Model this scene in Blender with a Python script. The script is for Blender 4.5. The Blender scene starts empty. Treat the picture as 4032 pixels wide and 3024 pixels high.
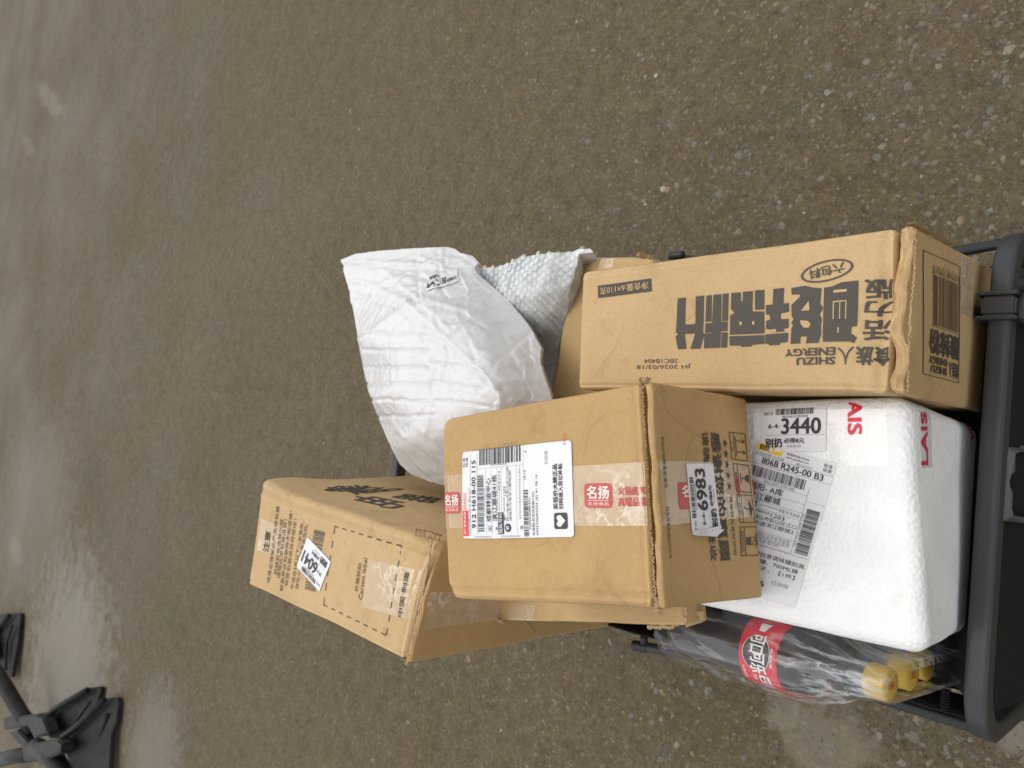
import bpy, bmesh, math, random
import numpy as np
from mathutils import Vector, noise

# ------------------------------------------------------------------ camera, world, sun, exposure
S = bpy.context.scene
C = S.collection
IW, IH, FPX, CAMZ = 4032.0, 3024.0, 3027.3, 1.30
DEP, ROLL = math.radians(45.41), math.radians(9.127)
F_ = Vector((0, math.cos(DEP), -math.sin(DEP)))
N_ = Vector((0, -math.sin(DEP), -math.cos(DEP)))
X_ = Vector((1, 0, 0))
R_ = N_ * math.cos(ROLL) + X_ * math.sin(ROLL)
D_ = N_ * math.sin(ROLL) - X_ * math.cos(ROLL)
O_ = Vector((0, 0, CAMZ))
cd = bpy.data.cameras.new('camera')
cam = bpy.data.objects.new('camera', cd)
C.objects.link(cam)
cd.sensor_width = 36.0
cd.lens = 36.0 * FPX / IW
cd.clip_start, cd.clip_end = 0.02, 400.0
cd.dof.use_dof = True
cd.dof.focus_distance = 0.72
cd.dof.aperture_fstop = 11.0
m = cam.matrix_world
for i in range(3):
    m[i][0], m[i][1], m[i][2], m[i][3] = R_[i], -D_[i], -F_[i], O_[i]
cam.matrix_world = m
S.camera = cam

SUN_EL, SUN_AZ = math.radians(74), math.radians(15)
world = bpy.data.worlds.new('World')
S.world = world
world.use_nodes = True
wn, wl = world.node_tree.nodes, world.node_tree.links
wn.clear()
sky = wn.new('ShaderNodeTexSky')
sky.sky_type = 'NISHITA'
sky.sun_disc = False
sky.sun_elevation = SUN_EL
sky.sun_rotation = SUN_AZ
sky.dust_density = 1.0
sky.air_density = 1.0
hs = wn.new('ShaderNodeHueSaturation')
hs.inputs['Saturation'].default_value = 0.06
bg = wn.new('ShaderNodeBackground')
bg.inputs['Strength'].default_value = 0.15
wo = wn.new('ShaderNodeOutputWorld')
wl.new(sky.outputs[0], hs.inputs['Color'])
wl.new(hs.outputs[0], bg.inputs['Color'])
wl.new(bg.outputs[0], wo.inputs['Surface'])
sd = bpy.data.lights.new('sun', 'SUN')
sd.energy = 0.8
sd.angle = math.radians(50)
sd.color = (1.0, 0.965, 0.92)
sun = bpy.data.objects.new('sun', sd)
C.objects.link(sun)
sdir = Vector((math.sin(SUN_AZ) * math.cos(SUN_EL), math.cos(SUN_AZ) * math.cos(SUN_EL), math.sin(SUN_EL)))
sun.rotation_euler = sdir.to_track_quat('Z', 'Y').to_euler()
S.view_settings.view_transform = 'Standard'
S.view_settings.look = 'None'
S.view_settings.gamma = 1.0
S.view_settings.use_curve_mapping = False
S.view_settings.exposure = 0.58
S.cycles.max_bounces = 10
S.cycles.transparent_max_bounces = 24

# ------------------------------------------------------------------ helpers
def at(px, py, z):
    """the world point at height z seen at a photograph pixel (4032 x 3024)"""
    r = F_ + R_ * ((px - IW / 2) / FPX) + D_ * ((py - IH / 2) / FPX)
    return O_ + r * ((z - CAMZ) / r.z)

def pr(P):
    v = Vector(P) - O_
    k = FPX / v.dot(F_)
    return IW / 2 + k * v.dot(R_), IH / 2 + k * v.dot(D_)

def link(name, mesh, mats, parent=None, smooth=False):
    o = bpy.data.objects.new(name, mesh)
    C.objects.link(o)
    for mm in (mats if isinstance(mats, (list, tuple)) else [mats]):
        mesh.materials.append(mm)
    if parent is not None:
        o.parent = parent
    if smooth:
        mesh.polygons.foreach_set('use_smooth', [True] * len(mesh.polygons))
    return o

def obj(name, bm, mat, parent=None, smooth=False):
    me = bpy.data.meshes.new(name)
    bm.normal_update()
    bm.to_mesh(me)
    bm.free()
    return link(name, me, mat, parent, smooth)

def tag(o, label=None, cat=None, group=None, kind=None):
    for k, v in (('label', label), ('category', cat), ('group', group), ('kind', kind)):
        if v:
            o[k] = v
    return o

def empty(name, loc, label, cat, group=None):
    o = bpy.data.objects.new(name, None)
    C.objects.link(o)
    o.empty_display_size = 0.05
    # parts carry world coordinates, so the thing's own matrix stays at the origin
    return tag(o, label, cat, group)

def adopt(root, loc):
    """move a thing's origin to its base while its parts stay where they are"""
    loc = Vector(loc)
    root.location = loc
    for ch in list(root.children):
        ch.location = ch.location - loc

# ------------------------------------------------------------------ materials
MATS = {}
def mat(name, col=(.5, .5, .5), rough=.6, spec=.4, metal=0.0, alpha=1.0):
    if name in MATS:
        return MATS[name]
    mm = bpy.data.materials.new(name)
    mm.use_nodes = True
    b = mm.node_tree.nodes['Principled BSDF']
    b.inputs['Base Color'].default_value = (*col, 1)
    b.inputs['Roughness'].default_value = rough
    b.inputs['Specular IOR Level'].default_value = spec
    b.inputs['Metallic'].default_value = metal
    b.inputs['Alpha'].default_value = alpha
    MATS[name] = mm
    return mm

class NT:
    def __init__(s, mm):
        s.m = mm
        s.n = mm.node_tree.nodes
        s.l = mm.node_tree.links
        s.b = s.n['Principled BSDF']
    def new(s, t, **kw):
        n = s.n.new(t)
        for k, v in kw.items():
            if hasattr(n, k):
                setattr(n, k, v)
            else:
                n.inputs[k].default_value = v
        return n
    def link(s, a, b):
        s.l.new(a, b)
    def coord(s, scale=(1, 1, 1)):
        tc = s.new('ShaderNodeTexCoord')
        mp = s.new('ShaderNodeMapping')
        mp.inputs['Scale'].default_value = scale
        s.link(tc.outputs['Object'], mp.inputs[0])
        return mp.outputs[0]
    def noise(s, vec, scale, detail=4, rough=.55):
        n = s.new('ShaderNodeTexNoise')
        n.inputs['Scale'].default_value = scale
        n.inputs['Detail'].default_value = detail
        n.inputs['Roughness'].default_value = rough
        s.link(vec, n.inputs['Vector'])
        return n.outputs['Fac']
    def vor(s, vec, scale, feature='F1', rnd=1.0):
        n = s.new('ShaderNodeTexVoronoi')
        n.feature = feature
        n.inputs['Scale'].default_value = scale
        n.inputs['Randomness'].default_value = rnd
        s.link(vec, n.inputs['Vector'])
        return n
    def ramp(s, fac, stops):
        r = s.new('ShaderNodeValToRGB')
        e = r.color_ramp.elements
        while len(e) < len(stops):
            e.new(0.5)
        for k, (p, c) in enumerate(stops):
            e[k].position = p
            e[k].color = (*c, 1) if len(c) == 3 else c
        s.link(fac, r.inputs[0])
        return r.outputs[0]
    def mix(s, fac, a, b, mode='MIX'):
        n = s.new('ShaderNodeMix')
        n.data_type = 'RGBA'
        n.blend_type = mode
        for sock, v in ((n.inputs[0], fac), (n.inputs[6], a), (n.inputs[7], b)):
            if hasattr(v, 'links') or hasattr(v, 'is_linked'):
                s.link(v, sock)
            elif isinstance(v, (int, float)):
                sock.default_value = v
            else:
                sock.default_value = (*v, 1)
        return n.outputs[2]
    def math(s, op, a, b=0.5):
        n = s.new('ShaderNodeMath')
        n.operation = op
        for sock, v in ((n.inputs[0], a), (n.inputs[1], b)):
            if hasattr(v, 'is_linked'):
                s.link(v, sock)
            else:
                sock.default_value = v
        return n.outputs[0]
    def bump(s, h, strength=.3, dist=.002, prev=None):
        b = s.new('ShaderNodeBump')
        b.inputs['Strength'].default_value = strength
        b.inputs['Distance'].default_value = dist
        s.link(h, b.inputs['Height'])
        if prev is not None:
            s.link(prev, b.inputs['Normal'])
        return b.outputs[0]

def cardboard(name, col, dark=.86, flute=(1, 0, 0)):
    mm = mat(name, col, .78, .25)
    t = NT(mm)
    v = t.coord()
    big = t.noise(v, 9, 3)
    fib = t.noise(t.coord((1, 1, 1)), 420, 3, .7)
    stain = t.noise(v, 30, 5, .65)
    c = t.mix(t.ramp(big, [(.3, (0, 0, 0)), (.72, (1, 1, 1))]), tuple(x * dark for x in col), col)
    c = t.mix(t.ramp(fib, [(.35, (.86, .85, .83)), (.65, (1.06, 1.06, 1.06))]), c, c, 'MIX')
    fb = t.ramp(fib, [(.32, (.84, .83, .80)), (.68, (1, 1, 1))])
    c = t.mix(.75, c, fb, 'MULTIPLY')
    sb = t.ramp(stain, [(.30, (.74, .70, .64)), (.44, (1, 1, 1))])
    c = t.mix(.55, c, sb, 'MULTIPLY')
    gm = t.new('ShaderNodeNewGeometry')
    rub = t.ramp(gm.outputs['Pointiness'], [(.515, (0, 0, 0)), (.56, (1, 1, 1))])
    c = t.mix(t.math('MULTIPLY', rub, t.math('MULTIPLY', stain, .75)), c, tuple(min(1, x * 1.25 + .07) for x in col))
    cre = t.vor(t.coord((1.0, 1.6, 1.2)), 13, 'DISTANCE_TO_EDGE')
    wv_ = t.new('ShaderNodeVectorMath'); wv_.operation = 'MULTIPLY_ADD'
    wn_ = t.new('ShaderNodeTexNoise'); wn_.inputs['Scale'].default_value = 7; t.link(v, wn_.inputs['Vector'])
    t.link(wn_.outputs['Color'], wv_.inputs[0]); wv_.inputs[1].default_value = (.12, .12, .12); t.link(v, wv_.inputs[2])
    t.link(wv_.outputs[0], cre.inputs['Vector'])
    crl = t.math('MULTIPLY', t.ramp(cre.outputs['Distance'], [(0, (1, 1, 1)), (.035, (0, 0, 0))]), t.ramp(t.noise(v, 11, 2), [(.50, (0, 0, 0)), (.62, (1, 1, 1))]))
    c = t.mix(t.math('MULTIPLY', crl, .22), c, tuple(x * .62 for x in col))
    scuff = t.ramp(t.noise(t.coord((1, 7, 3)), 26, 5, .7), [(.66, (0, 0, 0)), (.80, (1, 1, 1))])
    c = t.mix(t.math('MULTIPLY', scuff, .22), c, tuple(min(1, x * 1.35 + .06) for x in col))
    t.link(c, t.b.inputs['Base Color'])
    w = t.new('ShaderNodeTexWave')
    w.bands_direction = 'DIAGONAL'
    w.inputs['Scale'].default_value = 38
    w.inputs['Distortion'].default_value = .6
    t.link(t.coord(tuple(abs(x) for x in flute)), w.inputs[0])
    n1 = t.bump(w.outputs['Fac'], .10, .0006)
    n1 = t.bump(crl, .5, .0015, n1)
    n2 = t.bump(t.noise(v, 55, 4), .28, .0024, n1)
    n3 = t.bump(fib, .12, .0003, n2)
    t.link(n3, t.b.inputs['Normal'])
    return mm

M_kraft = cardboard('kraft_brown', (.50, .325, .145))
M_tan = cardboard('kraft_tan', (.54, .37, .18))
M_pale = cardboard('kraft_pale', (.565, .395, .205))
M_torn = cardboard('torn_paper', (.40, .28, .15))
M_ink = mat('brown_black_ink', (.070, .060, .048), .62, .3)
M_ink2 = mat('faded_ink', (.088, .068, .044), .7, .2)
M_black = mat('label_black', (.035, .032, .036), .5, .3)
M_grey = mat('label_grey', (.25, .25, .26), .5, .3)
M_white = mat('label_white', (.70, .70, .715), .38, .45)
M_red = mat('label_red', (.72, .06, .045), .45, .4)
M_tred = mat('tape_red', (.50, .065, .055), .35, .4)
M_pink = mat('tape_letter', (.78, .70, .62), .4, .4)
M_yellow = mat('label_yellow', (.80, .52, .02), .45, .4)
M_pxred = mat('foam_tape_red', (.70, .02, .06), .4, .4)
t = NT(M_white)
t.link(t.bump(t.noise(t.coord(), 45, 3), .25, .0015), t.b.inputs['Normal'])

def film_mat(name, tint=(.9, .88, .84), body=.12, streak=0.35, scale=(1, 1, 1), nscale=40, rough=.12, bumpd=.003, gloss=.9):
    """clear plastic film: mostly see-through, glossy, slightly milky, with crease highlights painted in as white streaks"""
    mm = mat(name, tint, rough)
    t = NT(mm)
    out = t.n['Material Output']
    v = t.coord(scale)
    nz = t.noise(v, nscale, 6, .62)
    cr = t.ramp(nz, [(.44, (0, 0, 0)), (.505, (1, 1, 1)), (.57, (0, 0, 0))])  # noise bands whitened to paint in the highlights along creases
    brk = t.ramp(t.noise(t.coord(), 14, 2), [(.45, (0, 0, 0)), (.62, (1, 1, 1))])
    k = t.math('MULTIPLY', t.math('MULTIPLY', cr, brk), streak)
    k = t.math('ADD', k, body)
    nb = t.bump(t.noise(v, nscale * .6, 2.5, .5), .6, bumpd)
    tr = t.new('ShaderNodeBsdfTransparent')
    di = t.new('ShaderNodeBsdfDiffuse')
    di.inputs[0].default_value = (*tint, 1)
    gl = t.new('ShaderNodeBsdfGlossy')
    gl.inputs['Roughness'].default_value = rough
    gl.inputs[0].default_value = (1, 1, 1, 1)
    t.link(nb, gl.inputs['Normal'])
    fr = t.new('ShaderNodeLayerWeight')
    fr.inputs[0].default_value = .5
    t.link(nb, fr.inputs['Normal'])
    refl = t.math('ADD', t.math('MULTIPLY', t.math('POWER', fr.outputs['Facing'], 4.0), .85), .045)
    m1 = t.new('ShaderNodeMixShader')
    t.link(k, m1.inputs[0]); t.link(tr.outputs[0], m1.inputs[1]); t.link(di.outputs[0], m1.inputs[2])
    m2 = t.new('ShaderNodeMixShader')
    t.link(t.math('MULTIPLY', refl, gloss), m2.inputs[0]); t.link(m1.outputs[0], m2.inputs[1]); t.link(gl.outputs[0], m2.inputs[2])
    t.link(m2.outputs[0], out.inputs['Surface'])
    return mm

M_tape = film_mat('clear_tape', (.92, .82, .66), .17, .45, (1, 1, 1), 60, .10, .0012)
M_wtape = film_mat('milky_tape', (.95, .95, .95), .20, .2, (1, 1, 1), 60, .12, .0012)
M_shrink = film_mat('shrink_film', (.80, .84, .88), .03, .40, (11, 1.6, 11), 7, .06, .003, .85)

# ------------------------------------------------------------------ 2-D print (lettering, barcodes, lines) laid on a surface
_tc = {}
def text2d(s, bold=0.0):
    key = (s, bold)
    if key in _tc:
        return _tc[key]
    cu = bpy.data.curves.new('t', 'FONT')
    cu.body = s
    cu.size = 1.0
    cu.resolution_u = 3
    cu.fill_mode = 'FRONT'
    o = bpy.data.objects.new('t', cu)
    C.objects.link(o)
    dg = bpy.context.evaluated_depsgraph_get()
    me = bpy.data.meshes.new_from_object(o.evaluated_get(dg))
    vs = [(v.co.x, v.co.y) for v in me.vertices]
    fs = [tuple(p.vertices) for p in me.polygons]
    bpy.data.objects.remove(o)
    bpy.data.curves.remove(cu)
    bpy.data.meshes.remove(me)
    if vs:
        a = np.array(vs)
        offs = [(0, 0)]
        if bold > 0:
            offs += [(bold, bold * .55), (-bold, bold * .55), (bold, -bold * .55), (-bold, -bold * .55)]
        if bold > .045:
            offs += [(bold, 0), (-bold, 0), (0, bold * .6), (0, -bold * .6)]
        f0, n0 = list(fs), len(a)
        allv, fs = [], []
        for i, o_ in enumerate(offs):      # heavier strokes: shifted copies, each a hair above the last
            allv += [(x + o_[0], y + o_[1], i * 4e-5) for x, y in vs]
            fs += [tuple(i * n0 + k for k in f) for f in f0]
        a = np.array(allv)
        lo, hi = a.min(0), a.max(0)
        lo[2], hi[2] = 0, 1
        vs = (a - lo) / np.maximum(hi - lo, 1e-6)
    _tc[key] = (vs, fs)
    return _tc[key]

class Print:
    """collects flat shapes in millimetre coordinates (s to the right, t up) per material"""
    def __init__(s):
        s.layers = {}
    def _l(s, key):
        return s.layers.setdefault(key, ([], []))
    def poly(s, mt, pts, off=.0006):
        V, Fc = s._l((mt, off))
        b = len(V)
        V += [tuple(p) for p in pts]
        Fc.append(tuple(range(b, b + len(pts))))
    def rect(s, mt, x0, y0, x1, y1, off=.0006):
        s.poly(mt, [(x0, y0), (x1, y0), (x1, y1), (x0, y1)], off)
    def rrect(s, mt, x0, y0, x1, y1, r, off=.0003):
        pts = []
        for cx, cy, a in ((x1 - r, y0 + r, -90), (x1 - r, y1 - r, 0), (x0 + r, y1 - r, 90), (x0 + r, y0 + r, 180)):
            for k in range(5):
                q = math.radians(a + 22.5 * k)
                pts.append((cx + r * math.cos(q), cy + r * math.sin(q)))
        s.poly(mt, pts, off)
    def line(s, mt, x0, y0, x1, y1, w, off=.0006):
        dx, dy = x1 - x0, y1 - y0
        l = math.hypot(dx, dy) or 1
        nx, ny = -dy / l * w / 2, dx / l * w / 2
        s.poly(mt, [(x0 - nx, y0 - ny), (x1 - nx, y1 - ny), (x1 + nx, y1 + ny), (x0 + nx, y0 + ny)], off)
    def frame(s, mt, x0, y0, x1, y1, w, off=.0006):
        s.rect(mt, x0, y0, x1, y0 + w, off); s.rect(mt, x0, y1 - w, x1, y1, off)
        s.rect(mt, x0, y0 + w, x0 + w, y1 - w, off); s.rect(mt, x1 - w, y0 + w, x1, y1 - w, off)
    def ring(s, mt, cx, cy, ax, ay, w, rot=0, off=.0006, n=40):
        c, q = math.cos(rot), math.sin(rot)
        def P(a, k):
            x, y = (ax - k) * math.cos(a), (ay - k) * math.sin(a)
            return (cx + c * x - q * y, cy + q * x + c * y)
        for i in range(n):
            a, b = 2 * math.pi * i / n, 2 * math.pi * (i + 1) / n
            s.poly(mt, [P(a, w), P(a, 0), P(b, 0), P(b, w)], off)
    def disc(s, mt, cx, cy, ax, ay, off=.0006, n=24):
        s.poly(mt, [(cx + ax * math.cos(2 * math.pi * i / n), cy + ay * math.sin(2 * math.pi * i / n)) for i in range(n)], off)
    def text(s, mt, st, x0, y0, x1, y1, bold=0.0, rot=None, off=.0006):
        """stretch the string into the box; rot 1 = turned a quarter left, 2 = half turn, 3 = quarter right"""
        vs, fs = text2d(st, bold)
        if not len(vs):
            return
        V, Fc = s._l((mt, off))
        b = len(V)
        for (u, v, dz) in vs:
            if rot == 1: u, v = 1 - v, u
            elif rot == 3: u, v = v, 1 - u
            elif rot == 2: u, v = 1 - u, 1 - v
            V.append((x0 + u * (x1 - x0), y0 + v * (y1 - y0), dz))
        Fc += [tuple(b + i for i in f) for f in fs]
    def bars(s, mt, x0, y0, x1, y1, n=46, seed=1, along='x', off=.0006):
        rnd = random.Random(seed)
        ws = [rnd.choice((1, 1, 1, 2, 2, 3)) for _ in range(2 * n + 1)]
        tot = sum(ws)
        p = 0
        for i, w in enumerate(ws):
            if i % 2 == 0:
                a, b = p / tot, (p + w) / tot
                if along == 'x':
                    s.rect(mt, x0 + a * (x1 - x0), y0, x0 + b * (x1 - x0), y1, off)
                else:
                    s.rect(mt, x0, y0 + a * (y1 - y0), x1, y0 + b * (y1 - y0), off)
            p += w
    def lay(s, surf, parent, names, step=9.0):
        """surf(s, t, off) -> world point; one mesh per material, names maps material -> part name"""
        made = []
        for (mt, off), (V, Fc) in s.layers.items():
            bm = bmesh.new()
            bv = [bm.verts.new((q[0], q[1], q[2] if len(q) > 2 else 0)) for q in V]
            for f in Fc:
                try:
                    bm.faces.new([bv[i] for i in f])
                except ValueError:
                    pass
            xs, ys = [v[0] for v in V], [v[1] for v in V]
            for lo, hi, no in ((min(xs), max(xs), (1, 0, 0)), (min(ys), max(ys), (0, 1, 0))):
                k = math.ceil(lo / step + 1e-6)
                while k * step < hi - 1e-6:
                    bmesh.ops.bisect_plane(bm, geom=bm.verts[:] + bm.edges[:] + bm.faces[:], dist=1e-5,
                                           plane_co=Vector(no) * (k * step), plane_no=no)
                    k += 1
            for v in bm.verts:
                v.co = surf(v.co.x, v.co.y, off + v.co.z)
            bm.normal_update()
            if V:
                x_, y_ = sum(xs) / len(xs), sum(ys) / len(ys)
                up_ = surf(x_, y_, off + .002) - surf(x_, y_, off)
                if sum(f.normal.dot(up_) for f in bm.faces) < 0:
                    bmesh.ops.reverse_faces(bm, faces=bm.faces[:])
            nm = names.get(mt, 'lettering') if isinstance(names, dict) else names
            made.append(obj(nm, bm, mt, parent))
        return made

# ------------------------------------------------------------------ cartons: a soft-edged box between eight corners
class Box:
    """corner order: [u][v][w]; u 0 far .. 1 near, v 0 = +X side .. 1 = -X side, w 0 bottom .. 1 top"""
    def __init__(s, corners, r=.004, amp=.0008, freq=12.0, seed=0, step=.010, extra=None):
        s.c = corners
        P = lambda u, v, w: Vector(corners[u][v][w])
        s.dim = ((P(0, 0, 1) - P(1, 0, 1)).length * .5 + (P(0, 1, 1) - P(1, 1, 1)).length * .5,
                 (P(0, 0, 1) - P(0, 1, 1)).length * .5 + (P(1, 0, 1) - P(1, 1, 1)).length * .5,
                 (P(1, 0, 1) - P(1, 0, 0)).length * .5 + (P(1, 1, 1) - P(1, 1, 0)).length * .5)
        s.r = min(r, min(s.dim) * .45)
        s.amp, s.freq, s.sd, s.step, s.extra = amp, freq, Vector((seed * 3.1, seed * 1.7, seed * 5.3)), step, extra
        s.dents = []
        s.scores = []
    def tri(s, u, v, w):
        q = Vector((0, 0, 0))
        for i in (0, 1):
            for j in (0, 1):
                for k in (0, 1):
                    q += Vector(s.c[i][j][k]) * ((u if i else 1 - u) * (v if j else 1 - v) * (w if k else 1 - w))
        return q
    def point(s, u, v, w, off=0.0):
        d = s.dim
        p = [u * d[0], v * d[1], w * d[2]]
        q = [min(max(p[i], s.r), d[i] - s.r) for i in range(3)]
        e = Vector([p[i] - q[i] for i in range(3)])
        if e.length > 1e-9:
            e = e.normalized() * (s.r + off)
        x = [(q[i] + e[i]) / d[i] for i in range(3)]
        P = s.tri(*x)
        P = P + noise.noise_vector(P * s.freq + s.sd) * s.amp
        for (c, rad, vec) in s.dents:
            k = (P - c).length / rad
            if k < 3:
                P = P + vec * math.exp(-k * k)
        if w > .999:
            for ax, val, dep, wd in s.scores:
                x_ = ((u, v)[ax] - val) * d[ax] / wd
                if abs(x_) < 3:
                    P = P + Vector((0, 0, -dep * math.exp(-x_ * x_) + .45 * dep * math.exp(-(x_ - 1.9) ** 2)))
        if s.extra:
            P = s.extra(u, v, w, P)
        return P
    def face(s, f, a, b, off=0.0):
        if f == 'top': return s.point(a, b, 1, off)
        if f == 'near': return s.point(1, a, b, off)
        if f == 'px': return s.point(a, 0, b, off)
        if f == 'mx': return s.point(a, 1, b, off)
    def flat(s, f, a, b):
        return s.tri(*{'top': (a, b, 1), 'near': (1, a, b), 'px': (a, 0, b), 'mx': (a, 1, b)}[f])
    def inv(s, f, px, py):
        a = b = .5
        for _ in range(25):
            x, y = pr(s.flat(f, a, b))
            ex, ey = px - x, py - y
            if abs(ex) + abs(ey) < .02:
                break
            h = .004
            x1, y1 = pr(s.flat(f, a + h, b)); x2, y2 = pr(s.flat(f, a, b + h))
            j11, j21, j12, j22 = (x1 - x) / h, (y1 - y) / h, (x2 - x) / h, (y2 - y) / h
            det = j11 * j22 - j12 * j21
            if abs(det) < 1e-9:
                break
            da, db = (ex * j22 - ey * j12) / det, (ey * j11 - ex * j21) / det
            a = min(max(a + max(-.3, min(.3, da)), .001), .999)
            b = min(max(b + max(-.3, min(.3, db)), .001), .999)
        return a, b
    def quad(s, f, pts, W, Hh):
        """surface patch from the pixels of its BL, BR, TR, TL corners; returns surf(s, t, off) for W x Hh mm"""
        uv = [Vector(s.inv(f, *p)) for p in pts]
        def surf(x, y, off=0.0):
            i, j = x / W, y / Hh
            q = uv[0] * ((1 - i) * (1 - j)) + uv[1] * (i * (1 - j)) + uv[2] * (i * j) + uv[3] * ((1 - i) * j)
            return s.face(f, q[0], q[1], off)
        return surf
    def grid(s, axis):
        d, r = s.dim[axis], s.r
        n = max(2, int((d - 2 * r) / s.step))
        k = 3 if r < .01 else 9
        e = [r * i / k for i in range(k)]
        g = e + [r + (d - 2 * r) * i / n for i in range(n + 1)] + [d - x for x in e[::-1]]
        for ax, val, dep, wd in s.scores:
            if ax == axis:
                g += [val * d + wd * q for q in (-2, -1, -.5, 0, .5, 1, 1.9, 2.8)]
        g = sorted(x for x in g if 0 <= x <= d)
        g = [x for i, x in enumerate(g) if i == 0 or x - g[i - 1] > 1e-5]
        return [x / d for x in g]
    def mesh(s, name, mt, parent, faces=('top', 'near', 'px', 'mx', 'far', 'bottom')):
        gu, gv, gw = s.grid(0), s.grid(1), s.grid(2)
        vid, V, Fc = {}, [], []
        def vert(u, v, w):
            k = (round(u, 6), round(v, 6), round(w, 6))
            if k not in vid:
                vid[k] = len(V)
                V.append(s.point(u, v, w))
            return vid[k]
        def sheet(ga, gb, fn, flip):
            for i in range(len(ga) - 1):
                for j in range(len(gb) - 1):
                    q = [fn(ga[i], gb[j]), fn(ga[i + 1], gb[j]), fn(ga[i + 1], gb[j + 1]), fn(ga[i], gb[j + 1])]
                    ids = [vert(*x) for x in q]
                    Fc.append(ids[::-1] if flip else ids)
        sheet(gu, gv, lambda a, b: (a, b, 1), False)
        sheet(gu, gv, lambda a, b: (a, b, 0), True)
        sheet(gv, gw, lambda a, b: (1, a, b), False)
        sheet(gv, gw, lambda a, b: (0, a, b), True)
        sheet(gu, gw, lambda a, b: (a, 0, b), True)
        sheet(gu, gw, lambda a, b: (a, 1, b), False)
        me = bpy.data.meshes.new(name)
        me.from_pydata(V, [], Fc)
        bm = bmesh.new(); bm.from_mesh(me)
        bmesh.ops.recalc_face_normals(bm, faces=bm.faces[:])
        bm.to_mesh(me); bm.free()
        return link(name, me, mt, parent, True)

def drop(tops, bottoms):
    """tops / bottoms: FL(+X far), NL(+X near), NR(-X near), FR(-X far)"""
    fl, nl, nr, fr = range(4)
    return [[[bottoms[fl], tops[fl]], [bottoms[fr], tops[fr]]], [[bottoms[nl], tops[nl]], [bottoms[nr], tops[nr]]]]

def straight(tops, z, shift=(0, 0)):
    return [Vector((p.x + shift[0], p.y + shift[1], z)) for p in tops]

def end_split(c, gap, th):
    """cut a box into the body and an end flap slab standing a small gap before its near face"""
    def lerp(v, w, d):
        a, b = Vector(c[0][v][w]), Vector(c[1][v][w])
        return b + (a - b).normalized() * d
    body = [[[Vector(c[0][v][w]) for w in (0, 1)] for v in (0, 1)], [[lerp(v, w, gap + th) for w in (0, 1)] for v in (0, 1)]]
    slab = [[[lerp(v, w, th) for w in (0, 1)] for v in (0, 1)], [[Vector(c[1][v][w]) for w in (0, 1)] for v in (0, 1)]]
    return body, slab

def ragged(amp, seed, low=.86):
    def fn(u, v, w, P):
        if w > low:
            k = (w - low) / (1 - low)
            z = noise.noise(Vector((v * 34 + seed, u * 3, seed))) + .6 * noise.noise(Vector((v * 90, seed, u * 5)))
            P = P + Vector((0, 0, z * amp * k)) + Vector((0, noise.noise(Vector((v * 9, seed, 3.3))) * amp * 1.2 * k, 0))
        return P
    return fn

def torn_edge(name, mt, parent, pts, wd=.003, ht=.004, seed=1, n=70):
    n = int(n * 2.2)
    """frayed layer of liner paper standing along a carton edge"""
    rnd = random.Random(seed)
    bm = bmesh.new()
    rows = []
    tot = sum((pts[i + 1] - pts[i]).length for i in range(len(pts) - 1))
    for i in range(n + 1):
        L = tot * i / n
        k = 0
        while k < len(pts) - 2 and L > (pts[k + 1] - pts[k]).length:
            L -= (pts[k + 1] - pts[k]).length
            k += 1
        seg = pts[k + 1] - pts[k]
        P = pts[k] + seg * min(1, L / seg.length)
        tdir = seg.normalized()
        side = tdir.cross(Vector((0, 0, 1))).normalized()
        j = side * rnd.uniform(-.0009, .0009)
        h = ht * (.25 + .75 * abs(noise.noise(Vector((i * .23, seed, 0)))) * rnd.uniform(.6, 1.3))
        w2 = wd * rnd.uniform(.3, .6)
        rows.append([bm.verts.new(P + j - side * w2), bm.verts.new(P + j - side * w2 * .8 + Vector((0, 0, h))),
                     bm.verts.new(P + j + side * w2 * .8 + Vector((0, 0, h * rnd.uniform(.6, 1)))), bm.verts.new(P + j + side * w2)])
    for a, b in zip(rows, rows[1:]):
        for q in range(3):
            bm.faces.new((a[q], a[q + 1], b[q + 1], b[q]))
    return obj(name, bm, mt, parent)

def tube(bm, pts, r, n=12, square=False, close=True):
    """sweep a round or rounded-square section along points"""
    pts = [Vector(p) for p in pts]
    prev = None
    rings = []
    for i, p in enumerate(pts):
        tdir = (pts[min(i + 1, len(pts) - 1)] - pts[max(i - 1, 0)]).normalized()
        ref = Vector((0, 0, 1)) if abs(tdir.z) < .9 else Vector((0, 1, 0))
        if prev is None:
            a = tdir.cross(ref).normalized()
        else:
            a = (prev - tdir * prev.dot(tdir)).normalized()
        prev = a
        b = tdir.cross(a).normalized()
        ring = []
        for k in range(n):
            q = 2 * math.pi * k / n
            x, y = math.cos(q), math.sin(q)
            if square:
                e = 8.0
                s = (abs(x) ** e + abs(y) ** e) ** (-1 / e)
                x, y = x * s, y * s
            rr = r[i] if isinstance(r, (list, tuple)) else r
            ring.append(bm.verts.new(p + a * (x * rr) + b * (y * rr)))
        rings.append(ring)
    for a, b in zip(rings, rings[1:]):
        for k in range(n):
            bm.faces.new((a[k], a[(k + 1) % n], b[(k + 1) % n], b[k]))
    if close:
        bm.faces.new(rings[0][::-1]); bm.faces.new(rings[-1])
    bmesh.ops.recalc_face_normals(bm, faces=bm.faces[:])
    return bm

def prism(bm, poly, vec):
    """extrude a 3-D outline by a vector"""
    a = [bm.verts.new(p) for p in poly]
    b = [bm.verts.new(Vector(p) + vec) for p in poly]
    n = len(poly)
    bm.faces.new(a); bm.faces.new(b[::-1])
    for i in range(n):
        bm.faces.new((a[i], b[i], b[(i + 1) % n], a[(i + 1) % n]))
    bmesh.ops.recalc_face_normals(bm, faces=bm.faces[:])
    return bm

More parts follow.
